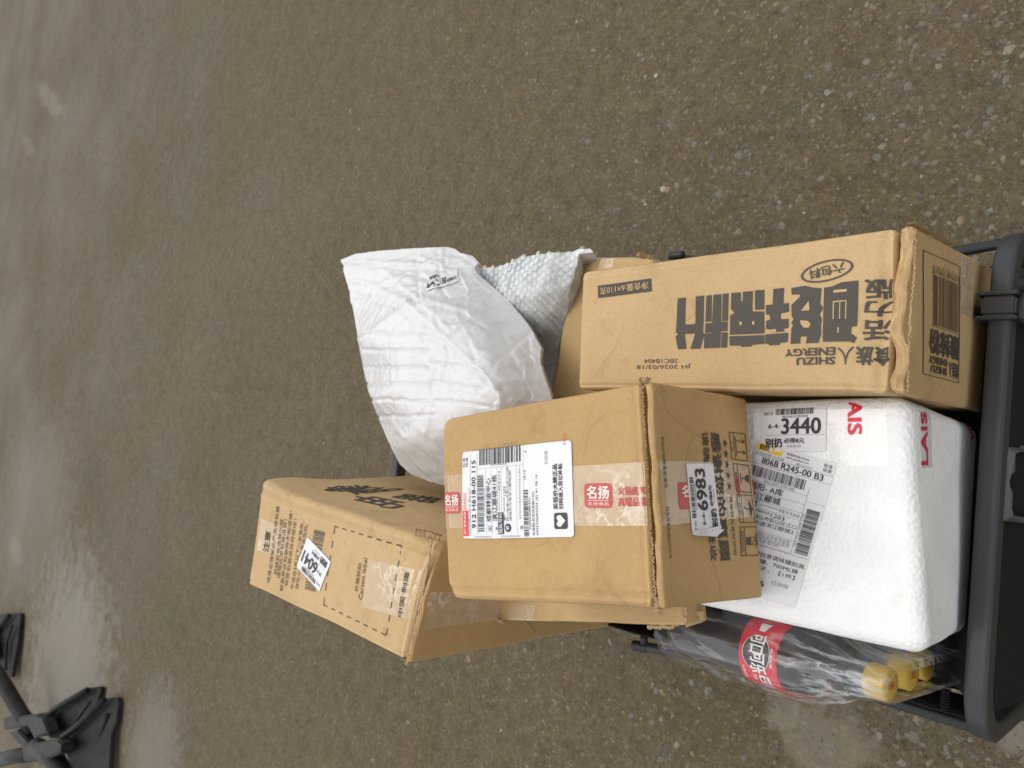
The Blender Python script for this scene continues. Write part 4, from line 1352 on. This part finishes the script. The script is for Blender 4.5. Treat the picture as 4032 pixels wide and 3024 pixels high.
outline = [(1345, 1022), (1400, 1000), (1500, 987), (1620, 978), (1760, 972), (1792, 980), (1812, 996), (1862, 1008), (1888, 1036), (1868, 1052), (1880, 1078),
           (1930, 1120), (1985, 1165), (2030, 1215), (2068, 1260), (2110, 1330), (2132, 1372), (2128, 1430), (2148, 1490), (2172, 1560), (2185, 1620), (1990, 1760), (1850, 1920),
           (1735, 1908), (1690, 1895), (1620, 1868), (1575, 1830), (1540, 1762), (1500, 1670), (1468, 1590), (1440, 1482), (1412, 1345), (1390, 1215), (1366, 1115), (1348, 1050)]
zf = heightfield([(1345, 1022, .600), (1560, 983, .585), (1760, 974, .575), (1885, 1036, .575), (1985, 1165, .58), (2068, 1260, .585), (2130, 1372, .605), (2172, 1560, .628), (1990, 1760, .63),
                  (1735, 1908, .60), (1575, 1830, .595), (1500, 1670, .600), (1440, 1482, .605), (1390, 1215, .605),
                  (1612, 1205, .665), (1700, 1282, .680), (1850, 1420, .690), (1963, 1523, .690), (1990, 1600, .680), (1440, 1345, .650), (1480, 1560, .652), (1580, 1740, .650), (1720, 1500, .685),
                  (1800, 1700, .680), (1550, 1120, .625), (1750, 1100, .620), (1800, 1200, .645), (1900, 1330, .664), (2000, 1420, .660), (2060, 1480, .652)])
creases = [((1612, 1198), (1963, 1523), .0036, 12), ((1640, 1230), (1930, 1515), -.0030, 12), ((1612, 1198), (1425, 1338), .0030, 14), ((1425, 1338), (1460, 1540), .0025, 14),
           ((1345, 1045), (1745, 1062), -.0034, 9), ((1350, 1030), (1740, 1040), .0022, 10), ((1745, 985), (1748, 1075), .0028, 8), ((1658, 1318), (1711, 1596), -.0022, 8),
           ((1560, 1700), (1720, 1560), .0022, 10), ((1700, 1600), (1680, 1700), .0025, 10), ((1470, 1560), (1590, 1720), .0022, 10), ((1963, 1523), (2000, 1700), .0028, 12),
           ((1750, 1290), (2068, 1262), .0022, 10), ((1700, 1180), (1900, 1240), .003, 12), ((1860, 1240), (2010, 1330), .0026, 10), ((1980, 1310), (2090, 1560), -.0024, 12),
           ((1400, 1100), (1600, 1180), .0020, 12), ((1500, 1050), (1660, 1180), .0022, 12), ((1375, 1150), (1560, 1210), -.0020, 10), ((1580, 1760), (1680, 1860), .002, 10), ((1690, 1700), (1790, 1880), .0022, 12)]
rc = random.Random(21)
for _ in range(70):
    cx_, cy_ = rc.uniform(1370, 2120), rc.uniform(1000, 1650)
    if cx_ < 1640 and cy_ > 1250: continue
    a_ = rc.gauss(.75, .75) if cx_ > 1640 else rc.gauss(.1, .6)
    l_ = rc.uniform(25, 95)
    creases.append(((cx_ - l_ * math.cos(a_), cy_ - l_ * math.sin(a_)), (cx_ + l_ * math.cos(a_), cy_ + l_ * math.sin(a_)), rc.choice((-1, 1, 1)) * rc.uniform(.0008, .0024), rc.uniform(5, 9)))
ribs = [((1450, 1311), (1684, 1313)), ((1440, 1377), (1690, 1382)), ((1446, 1446), (1690, 1446)), ((1450, 1510), (1704, 1514)), ((1465, 1572), (1700, 1580)), ((1490, 1640), (1706, 1636)),
        ((1690, 1426), (1850, 1440)), ((1696, 1500), (1900, 1530)), ((1710, 1574), (1940, 1600))]
BAG_RIM = dense(outline, 22)
def bag_relief(px_, py_, P0):
    h = 0
    for a, b, amp, w in creases:
        d = segd((px_, py_), a, b)
        if d < 3 * w: h += amp * math.exp(-(d / w) ** 2)
    for a, b in ribs:
        d = segd((px_, py_), a, b)
        if d < 24: h -= .0034 * math.exp(-(d / 6.0) ** 2)
    on_box = 1 / (1 + math.exp(-((px_ - 1612) * -.68 + (py_ - 1198) * .73) / 25))
    edge = min(1.0, .12 + min(math.hypot(px_ - a, py_ - b) for a, b in BAG_RIM) / 90)
    q = Vector((P0.x * 30, P0.y * 30, 2))
    q += noise.noise_vector(q * .6) * .9
    rid = (1 - abs(noise.noise(q))) ** 5
    rid2 = (1 - abs(noise.noise(q * 2.3 + Vector((9, 3, 1))))) ** 3
    h += (rid * .0036 + rid2 * .0014) * (1 - .88 * on_box) * edge * (1.15 if px_ > 1650 else .75) + .0006 * noise.noise(P0 * 60) * edge
    return P0 + Vector((noise.noise(P0 * 40) * .002 * edge, noise.noise(P0 * 40 + Vector((7, 7, 7))) * .002 * edge, h))
soft_parcel('bag_skin', outline, zf, bag_relief, mw, bag, 6.5, .47, .84, .8, 5)
def bag_surf(cx, cy, ux, uy, vx, vy, lift=.0016):
    def f(s_, t_, off):
        px_, py_ = cx + ux * s_ + vx * t_, cy + uy * s_ + vy * t_
        return bag_relief(px_, py_, at(px_, py_, zf(px_, py_))) + Vector((0, -.001, lift + off))
    return f
P = Print(); P.rrect(M_white, 0, 0, 40, 22, 1, .0002); P.text(M_black, '6-4-2130', 2, 3, 26, 13, .02, off=.0008)
P.text(M_black, '必得8元', 27, 3, 39, 9, .02, off=.0008); P.text(M_black, '别扔', 4, 15, 18, 21, .02, off=.0008)
sticker(P, bag_surf(1690, 1148, 3.1, -1.0, -.55, -2.3), bag, 'pickup_label', 4, 'crumpled white pick-up sticker on the bag')

# bubble wrapped parcel
mbase = mat('wrapped_goods', (.40, .42, .42), .35, .5)
t = NT(mbase)
c = t.mix(t.ramp(t.noise(t.coord(), 22, 3), [(.4, (0, 0, 0)), (.6, (1, 1, 1))]), (.34, .36, .36), (.56, .58, .59))
t.link(c, t.b.inputs['Base Color'])
t.link(t.bump(t.noise(t.coord(), 60, 4), .25, .003), t.b.inputs['Normal'])
mbub = mat('bubble_film', (.85, .87, .88), .12, .5)
t = NT(mbub)
out = t.n['Material Output']
tr = t.new('ShaderNodeBsdfTransparent'); df = t.new('ShaderNodeBsdfDiffuse'); df.inputs[0].default_value = (.86, .88, .89, 1)
gl = t.new('ShaderNodeBsdfGlossy'); gl.inputs['Roughness'].default_value = .25
lw = t.new('ShaderNodeLayerWeight'); lw.inputs[0].default_value = .5
k1 = t.ramp(lw.outputs['Facing'], [(.10, (.03, .03, .03)), (.55, (.55, .55, .55))])
m1 = t.new('ShaderNodeMixShader'); t.link(k1, m1.inputs[0]); t.link(tr.outputs[0], m1.inputs[1]); t.link(df.outputs[0], m1.inputs[2])
m2 = t.new('ShaderNodeMixShader'); m2.inputs[0].default_value = .06; t.link(m1.outputs[0], m2.inputs[1]); t.link(gl.outputs[0], m2.inputs[2])
t.link(m2.outputs[0], out.inputs['Surface'])
bub = empty('bubble_wrapped_parcel', (0, 0, 0), 'grey white parcel in clear bubble wrap between the white mailing bag and the crushed carton', 'parcel')
outl = [(1850, 1060), (1895, 1052), (1945, 1058), (1975, 1052), (2020, 1030), (2060, 1014), (2150, 1000), (2250, 994), (2300, 982), (2332, 984), (2345, 997), (2284, 1003), (2264, 1070), (2244, 1180), (2222, 1300), (2186, 1480), (2150, 1640), (2090, 1640), (2000, 1400), (1850, 1200)]
zg = heightfield([(1850, 1060, .560), (1975, 1052, .572), (2060, 1014, .582), (2250, 994, .580), (2340, 985, .572), (2330, 1100, .570), (2280, 1300, .525), (2240, 1640, .47), (2100, 1640, .48),
                  (2000, 1400, .525), (1900, 1200, .55), (2060, 1120, .594), (2180, 1080, .594), (2130, 1230, .570), (2180, 1400, .520)])
def bub_relief(px_, py_, P0):
    q = P0 * 26
    rid = (1 - abs(noise.noise(q + noise.noise_vector(q) * .5))) ** 3
    return P0 + Vector((0, 0, rid * .005 + noise.noise(P0 * 50) * .001))
soft_parcel('wrapped_goods', outl, zg, bub_relief, mbase, bub, 14, .40, .86, 2, 8)
bm = bmesh.new()
rnd = random.Random(3)
sp_ = .0098
i0 = at(2100, 1300, .55)
for i in range(-34, 35):
    for j in range(-34, 35):
        X0 = i0.x + (i + .5 * (j % 2)) * sp_; Y0 = i0.y + j * sp_ * .87
        px_, py_ = pr((X0, Y0, .55))
        if not inside(outl, px_, py_) or px_ < 1862:
            continue
        z0 = bub_relief(px_, py_, at(px_, py_, zg(px_, py_)))
        r = .0043 * rnd.uniform(.88, 1.04)
        hgt = .0014 * rnd.choice((1, 1, .8, .35, .6))
        zx = bub_relief(px_ + 6, py_, at(px_ + 6, py_, zg(px_ + 6, py_))); zy = bub_relief(px_, py_ - 6, at(px_, py_ - 6, zg(px_, py_ - 6)))
        nn = (zx - z0).cross(zy - z0).normalized()
        if nn.z < 0: nn = -nn
        nn = (nn + Vector((0, 0, .8))).normalized()
        a = nn.cross(Vector((0, 1, 0))).normalized(); b = nn.cross(a)
        prv = None
        for rr, hh in ((1, 0), (.97, .5), (.90, .85), (.74, 1.0)):
            ring = [bm.verts.new(z0 + nn * (.0006 + hgt * hh) + a * (r * rr * math.cos(q * .6283 * .8333)) + b * (r * rr * math.sin(q * .6283 * .8333))) for q in range(12)]
            if prv:
                for q in range(12): bm.faces.new((prv[q], prv[(q + 1) % 12], ring[(q + 1) % 12], ring[q]))
            prv = ring
        bm.faces.new(prv)
bmesh.ops.recalc_face_normals(bm, faces=bm.faces[:])
tag(obj('bubbles', bm, mbub, bub, True), kind='stuff')
def bub_surf(cx, cy, ux, uy, vx, vy):
    def f(s_, t_, off):
        px_, py_ = cx + ux * s_ + vx * t_, cy + uy * s_ + vy * t_
        return bub_relief(px_, py_, at(px_, py_, zg(px_, py_))) + Vector((0, 0, .004 + off))
    return f
for cx, cy in ((1872, 1040), (1908, 1108)):
    P = Print(); P.rect(M_red, 0, 0, 12, 4, .0005); P.lay(bub_surf(cx, cy, 3.2, .9, .3, 2.4), bub, 'red_sticker', 5)

# ------------------------------------------------------------------ shrink-wrapped cola bottles lying on their side
M_cola = mat('cola', (.010, .006, .006), .08, .5)
M_pet = film_mat('clear_pet', (.65, .66, .68), .02, .0, (1, 1, 1), 30, .06, .0001, .6)
M_cap = mat('yellow_cap', (.50, .33, .05), .42, .45)
M_lab = mat('cola_label', (.62, .018, .035), .35, .45)
M_labw = mat('cola_label_white', (.80, .78, .76), .4, .4)
M_capred = mat('cap_red_print', (.45, .10, .06), .5, .3)
cap0, base0 = Vector((-.207, .214, .566)), Vector((-.235, .435, .536))
def bottle(label, cap, base, full=True):
    root = empty('cola_bottle', (0, 0, 0), label, 'bottle', 'cola bottles in the shrink pack')
    axis = (cap - base).normalized(); L = (cap - base).length
    upv = (Vector((0, 0, 1)) - axis * axis.z).normalized()
    sd_ = axis.cross(upv)
    def lathe(prof, n=40):
        bm = bmesh.new()
        rings = [[bm.verts.new(base + axis * x + upv * (r * math.cos(2 * math.pi * k / n)) + sd_ * (r * math.sin(2 * math.pi * k / n))) for k in range(n)] for x, r in prof]
        for a, b in zip(rings, rings[1:]):
            for k in range(n): bm.faces.new((a[k], b[k], b[(k + 1) % n], a[(k + 1) % n]))
        bm.faces.new(rings[0]); bm.faces.new(rings[-1][::-1])
        bmesh.ops.recalc_face_normals(bm, faces=bm.faces[:])
        return bm
    shape = [(0, .020), (.003, .026), (.010, .0305), (.018, .0318), (.040, .0305), (.060, .0300), (.096, .0316), (.0985, .0322), (.138, .0322), (.1405, .0316), (.146, .0316), (.153, .0303), (.164, .0268), (.178, .0210), (.192, .0158), (.200, .0140)]
    obj('liquid', lathe([(x + .0004, max(.004, r - .0012)) for x, r in shape[:13]] + [(.163, .020)]), M_cola, root, True)
    obj('bottle_body', lathe(shape + [(.206, .0136), (.209, .0152), (.212, .0138), (.216, .0128)]), M_pet, root, True)
    # ribbed screw cap
    bm = bmesh.new()
    n = 96
    c0 = .2125
    prof = [(c0, .0148, 1), (c0 + .003, .0153, 1), (c0 + .0035, .0150, 1), (c0 + .0165, .0147, 1), (c0 + .0185, .0132, 0), (c0 + .0188, .006, 0)]
    rings = [[bm.verts.new(base + axis * x + upv * ((r + rib * .0003 * (k % 2)) * math.cos(2 * math.pi * k / n)) + sd_ * ((r + rib * .0003 * (k % 2)) * math.sin(2 * math.pi * k / n))) for k in range(n)] for x, r, rib in prof]
    for a, b in zip(rings, rings[1:]):
        for k in range(n): bm.faces.new((a[k], b[k], b[(k + 1) % n], a[(k + 1) % n]))
    bm.faces.new(rings[0]); bm.faces.new(rings[-1][::-1])
    bmesh.ops.recalc_face_normals(bm, faces=bm.faces[:])
    capo = obj('cap', bm, M_cap, root, True)
    def cap_surf(s_, t_, off): return base + axis * (c0 + .0190 + off) + upv * s_ * .001 + sd_ * t_ * .001
    P = Print(); P.text(M_capred, '可乐', -5, -3.5, 5, 3.5, .02)
    P.lay(cap_surf, capo, 'lettering')
    # label sleeve
    lab = obj('label', lathe([(.0982, .0323), (.0988, .0326), (.1382, .0326), (.1388, .0323)]), M_lab, root, True)
    if full:
        def lsurf(s_, t_, off):      # s millimetres round the bottle (0 = top, + towards the viewer's lower side), t along the axis
            a = (s_ - 13) / 32.6
            return base + axis * (.0985 + t_ * .001) + upv * ((.0326 + off) * math.cos(a)) - sd_ * SG * ((.0326 + off) * math.sin(a))
        P = Print(); o2 = .0003
        P.disc(M_black, 10, 19, 17, 15, o2); P.ring(M_labw, 10, 19, 17, 15, .5, off=.0005)
        P.poly(M_labw, [(-22, 14), (-12, 16), (-12, 22), (-22, 26)], o2)
        P.text(M_labw, '可口', -8, 11, 10, 27, .035, off=.0007); P.text(M_labw, '可乐', 9, 13, 29, 30, .035, off=.0007)
        P.text(M_labw, '汽水', 31, 13, 39, 18, .01, off=o2); P.rrect(M_labw, 31, 20, 41, 31, 1.5, o2)
        P.disc(M_black, 36, 23, 3, 1.6, .0006); P.text(M_lab, '500毫升', 32, 26, 40, 29, .02, off=.0006)
        P.text(M_labw, '经典美味', 2, 34, 20, 37, .01, off=o2); P.text(M_labw, '净含量500毫升', 24, 3, 40, 6, 0, off=o2)
        for i in range(5): P.text(M_labw, ('请回收空瓶', '可口可乐饮料', '请冷藏后饮用', '开瓶请小心', '碳酸饮料')[i], 42, 8 + 5 * i, 50, 10 + 5 * i, 0, off=o2)
        P.lay(lsurf, lab, 'lettering', 3)
    return root
SG = -1
ax0 = (cap0 - base0).normalized()
rows_ = [('cola bottle with the brightest yellow cap and red label, topmost in the shrink film', Vector((0, 0, 0))),
         ('cola bottle with its yellow cap just below the topmost bottle in the shrink film', Vector((-.002, .002, -.066))),
         ('cola bottle whose dim yellow cap shows lowest, deepest in the shrink film by the rail', Vector((-.005, .006, -.132)))]
for i, (lb_, d) in enumerate(rows_):
    r_ = bottle(lb_, cap0 + d, base0 + d, i == 0)
    adopt(r_, base0 + d)

# the film: a taut skin over the stack, narrowing to the caps
film = empty('shrink_film', (0, 0, 0), 'creased clear shrink film stretched over the cola bottles', 'plastic film')
bm = bmesh.new()
axis = ax0
upv = (Vector((0, 0, 1)) - axis * axis.z).normalized(); sdv = axis.cross(upv)
prof = [(-.012, .012), (-.006, .030), (.004, .0342), (.05, .0342), (.10, .0346), (.135, .0342), (.150, .0335), (.170, .029), (.190, .0225), (.203, .0180), (.215, .0166), (.226, .0162), (.2325, .0156), (.2345, .010)]
xs_ = []
for (x0, r0_), (x1, r1_) in zip(prof, prof[1:]):
    m_ = max(1, int((x1 - x0) / .005))
    xs_ += [(x0 + (x1 - x0) * i / m_, r0_ + (r1_ - r0_) * i / m_) for i in range(m_)]
xs_.append(prof[-1])
rings = []
for x, r in xs_:
    ring = []
    loop = [(math.radians(-90 + 180 * i / 18), 0) for i in range(19)]      # over the top bottle
    pts_ = [(r * math.sin(a), r * math.cos(a)) for a, _ in loop]
    pts_ += [(r, -.135 * i / 14) for i in range(1, 14)]
    pts_ += [(r * math.cos(math.radians(180 * i / 12)), -.135 - r * math.sin(math.radians(180 * i / 12))) for i in range(0, 13)]
    pts_ += [(-r, -.135 + .135 * i / 14) for i in range(1, 14)]
    for (sx, sz) in pts_:
        p = base0 + axis * x + sdv * sx + upv * sz
        ring.append(bm.verts.new(p))
    rings.append(ring)
nR = len(rings[0])
for a, b in zip(rings, rings[1:]):
    for k in range(nR): bm.faces.new((a[k], a[(k + 1) % nR], b[(k + 1) % nR], b[k]))
bmesh.ops.recalc_face_normals(bm, faces=bm.faces[:])
bmesh.ops.subdivide_edges(bm, edges=bm.edges[:], cuts=1, use_grid_fill=True)
bm.normal_update()
for q in bm.verts:
    p = q.co
    k = Vector(((p - base0).dot(axis) * 16, p.x * 55, p.z * 55))
    rid = (1 - abs(noise.noise(k + noise.noise_vector(k * .7) * .4))) ** 4
    fade = min(1, max(0, (.222 - (p - base0).dot(axis)) / .03))
    q.co = p + q.normal * ((rid * .0042 + .0010) * fade + .0004)
obj('film_skin', bm, M_shrink, film, True)

# ------------------------------------------------------------------ black support stands at the far left
def stand(label, plates, tubes, brackets, ridges):
    root = empty('support_stand', (0, 0, 0), label, 'support stand', 'black support stands on the asphalt')
    for outl_, z0, z1 in plates:
        xs = [p[0] for p in outl_]; lo, hi = min(xs), max(xs)
        bm = bmesh.new()
        prism(bm, [at(x, y, z0 + (z1 - z0) * (x - lo) / (hi - lo)) for x, y in outl_], Vector((0, 0, -.018)))
        bmesh.ops.bevel(bm, geom=bm.edges[:], offset=.003, segments=2, affect='EDGES')
        obj('foot_plate', bm, M_plastic2, root)
    for (pts, r) in ridges:
        bm = bmesh.new(); tube(bm, [at(*p) for p in pts], r, 8)
        obj('ridge', bm, M_plastic2, root, True)
    for pts, r in tubes:
        bm = bmesh.new(); tube(bm, [at(*p) for p in pts], r, 16)
        obj('tube', bm, M_plastic2, root, True)
    for (pts, z, h) in brackets:
        bm = bmesh.new(); prism(bm, [at(x, y, z) for x, y in pts], Vector((0, 0, -h)))
        bmesh.ops.bevel(bm, geom=bm.edges[:], offset=.006, segments=2, affect='EDGES')
        obj('bracket', bm, M_plastic2, root)
    return root
M_plastic2 = mat('worn_black_plastic', (.040, .040, .039), .55, .20)
t = NT(M_plastic2)
t.link(t.mix(t.ramp(t.noise(t.coord(), 18, 4), [(.4, (0, 0, 0)), (.7, (1, 1, 1))]), (.011, .011, .011), (.022, .022, .021)), t.b.inputs['Base Color'])
z8 = lambda x, y: (x * .2559, 2600 + y * .2559)
stand('black plastic support stand with two splayed foot plates on crossed tubes, bottom left corner',
      [([z8(640, 880), z8(700, 800), z8(860, 715), z8(1350, 425), z8(1540, 405), z8(1560, 450), z8(1500, 640), z8(1470, 780), z8(1380, 900), z8(1150, 1080), z8(930, 1200), z8(760, 1200)], .11, .022),
       ([z8(930, 1200), z8(1130, 1020), z8(1600, 590), z8(1800, 570), z8(1825, 630), z8(1790, 960), z8(1720, 1110), z8(1690, 1450), z8(1680, 1800), z8(1100, 1900), z8(1060, 1560), z8(1010, 1400), z8(1000, 1240)], .12, .022)],
      [([(*z8(-140, 60), .22), (*z8(90, 420), .18), (*z8(330, 830), .13), (*z8(520, 1080), .11)], .034),
       ([(*z8(560, 1330), .13), (*z8(800, 1480), .13), (*z8(980, 1750), .12), (*z8(1050, 1950), .12)], .040),
       ([(*z8(-120, 1560), .12), (*z8(200, 1480), .12), (*z8(600, 1420), .12)], .034)],
      [([z8(40, 890), z8(560, 830), z8(660, 890), z8(740, 1120), z8(520, 1200), z8(420, 1010), z8(60, 1080)], .155, .05),
       ([z8(330, 1310), z8(880, 1215), z8(950, 1290), z8(930, 1420), z8(700, 1540), z8(360, 1560)], .165, .05),
       ([z8(120, 1120), z8(260, 1060), z8(460, 1290), z8(330, 1340)], .15, .04)],
      [([(*z8(700, 880), .125), (*z8(860, 740), .108), (*z8(1340, 460), .060)], .014), ([(*z8(960, 1190), .135), (*z8(1150, 1050), .110), (*z8(1600, 610), .062)], .014),
       ([(*z8(1650, 830), .045), (*z8(1560, 1100), .05), (*z8(1510, 1350), .05), (*z8(1520, 1650), .05)], .008),
       ([(*z8(1380, 640), .06), (*z8(1260, 800), .072), (*z8(1170, 950), .08)], .007)])
stand('black plastic support stand cut by the left edge, its flat foot plate alone in view',
      [([(-60, 2425), (30, 2417), (78, 2415), (83, 2424), (70, 2530), (56, 2600), (46, 2666), (-60, 2676)], .09, .022)],
      [([(-180, 2700, .15), (-60, 2560, .10), (-30, 2540, .09)], .035)],
      [([(-160, 2480), (-50, 2470), (-40, 2600), (-160, 2620)], .12, .05)],
      [([(-20, 2490, .085), (36, 2424, .058)], .014), ([(48, 2462, .05), (26, 2530, .06), (22, 2640, .06)], .008)])

# every thing's origin at its own base
for root in [o for o in S.objects if o.type == 'EMPTY' and o.get('category') and o.parent is None and o.location.length < 1e-6]:
    lo, hi = Vector((1e9,) * 3), Vector((-1e9,) * 3)
    for ch in root.children_recursive:
        if ch.type == 'MESH':
            for v in ch.data.vertices:
                for i in range(3):
                    lo[i] = min(lo[i], v.co[i]); hi[i] = max(hi[i], v.co[i])
    adopt(root, ((lo.x + hi.x) / 2, (lo.y + hi.y) / 2, lo.z))
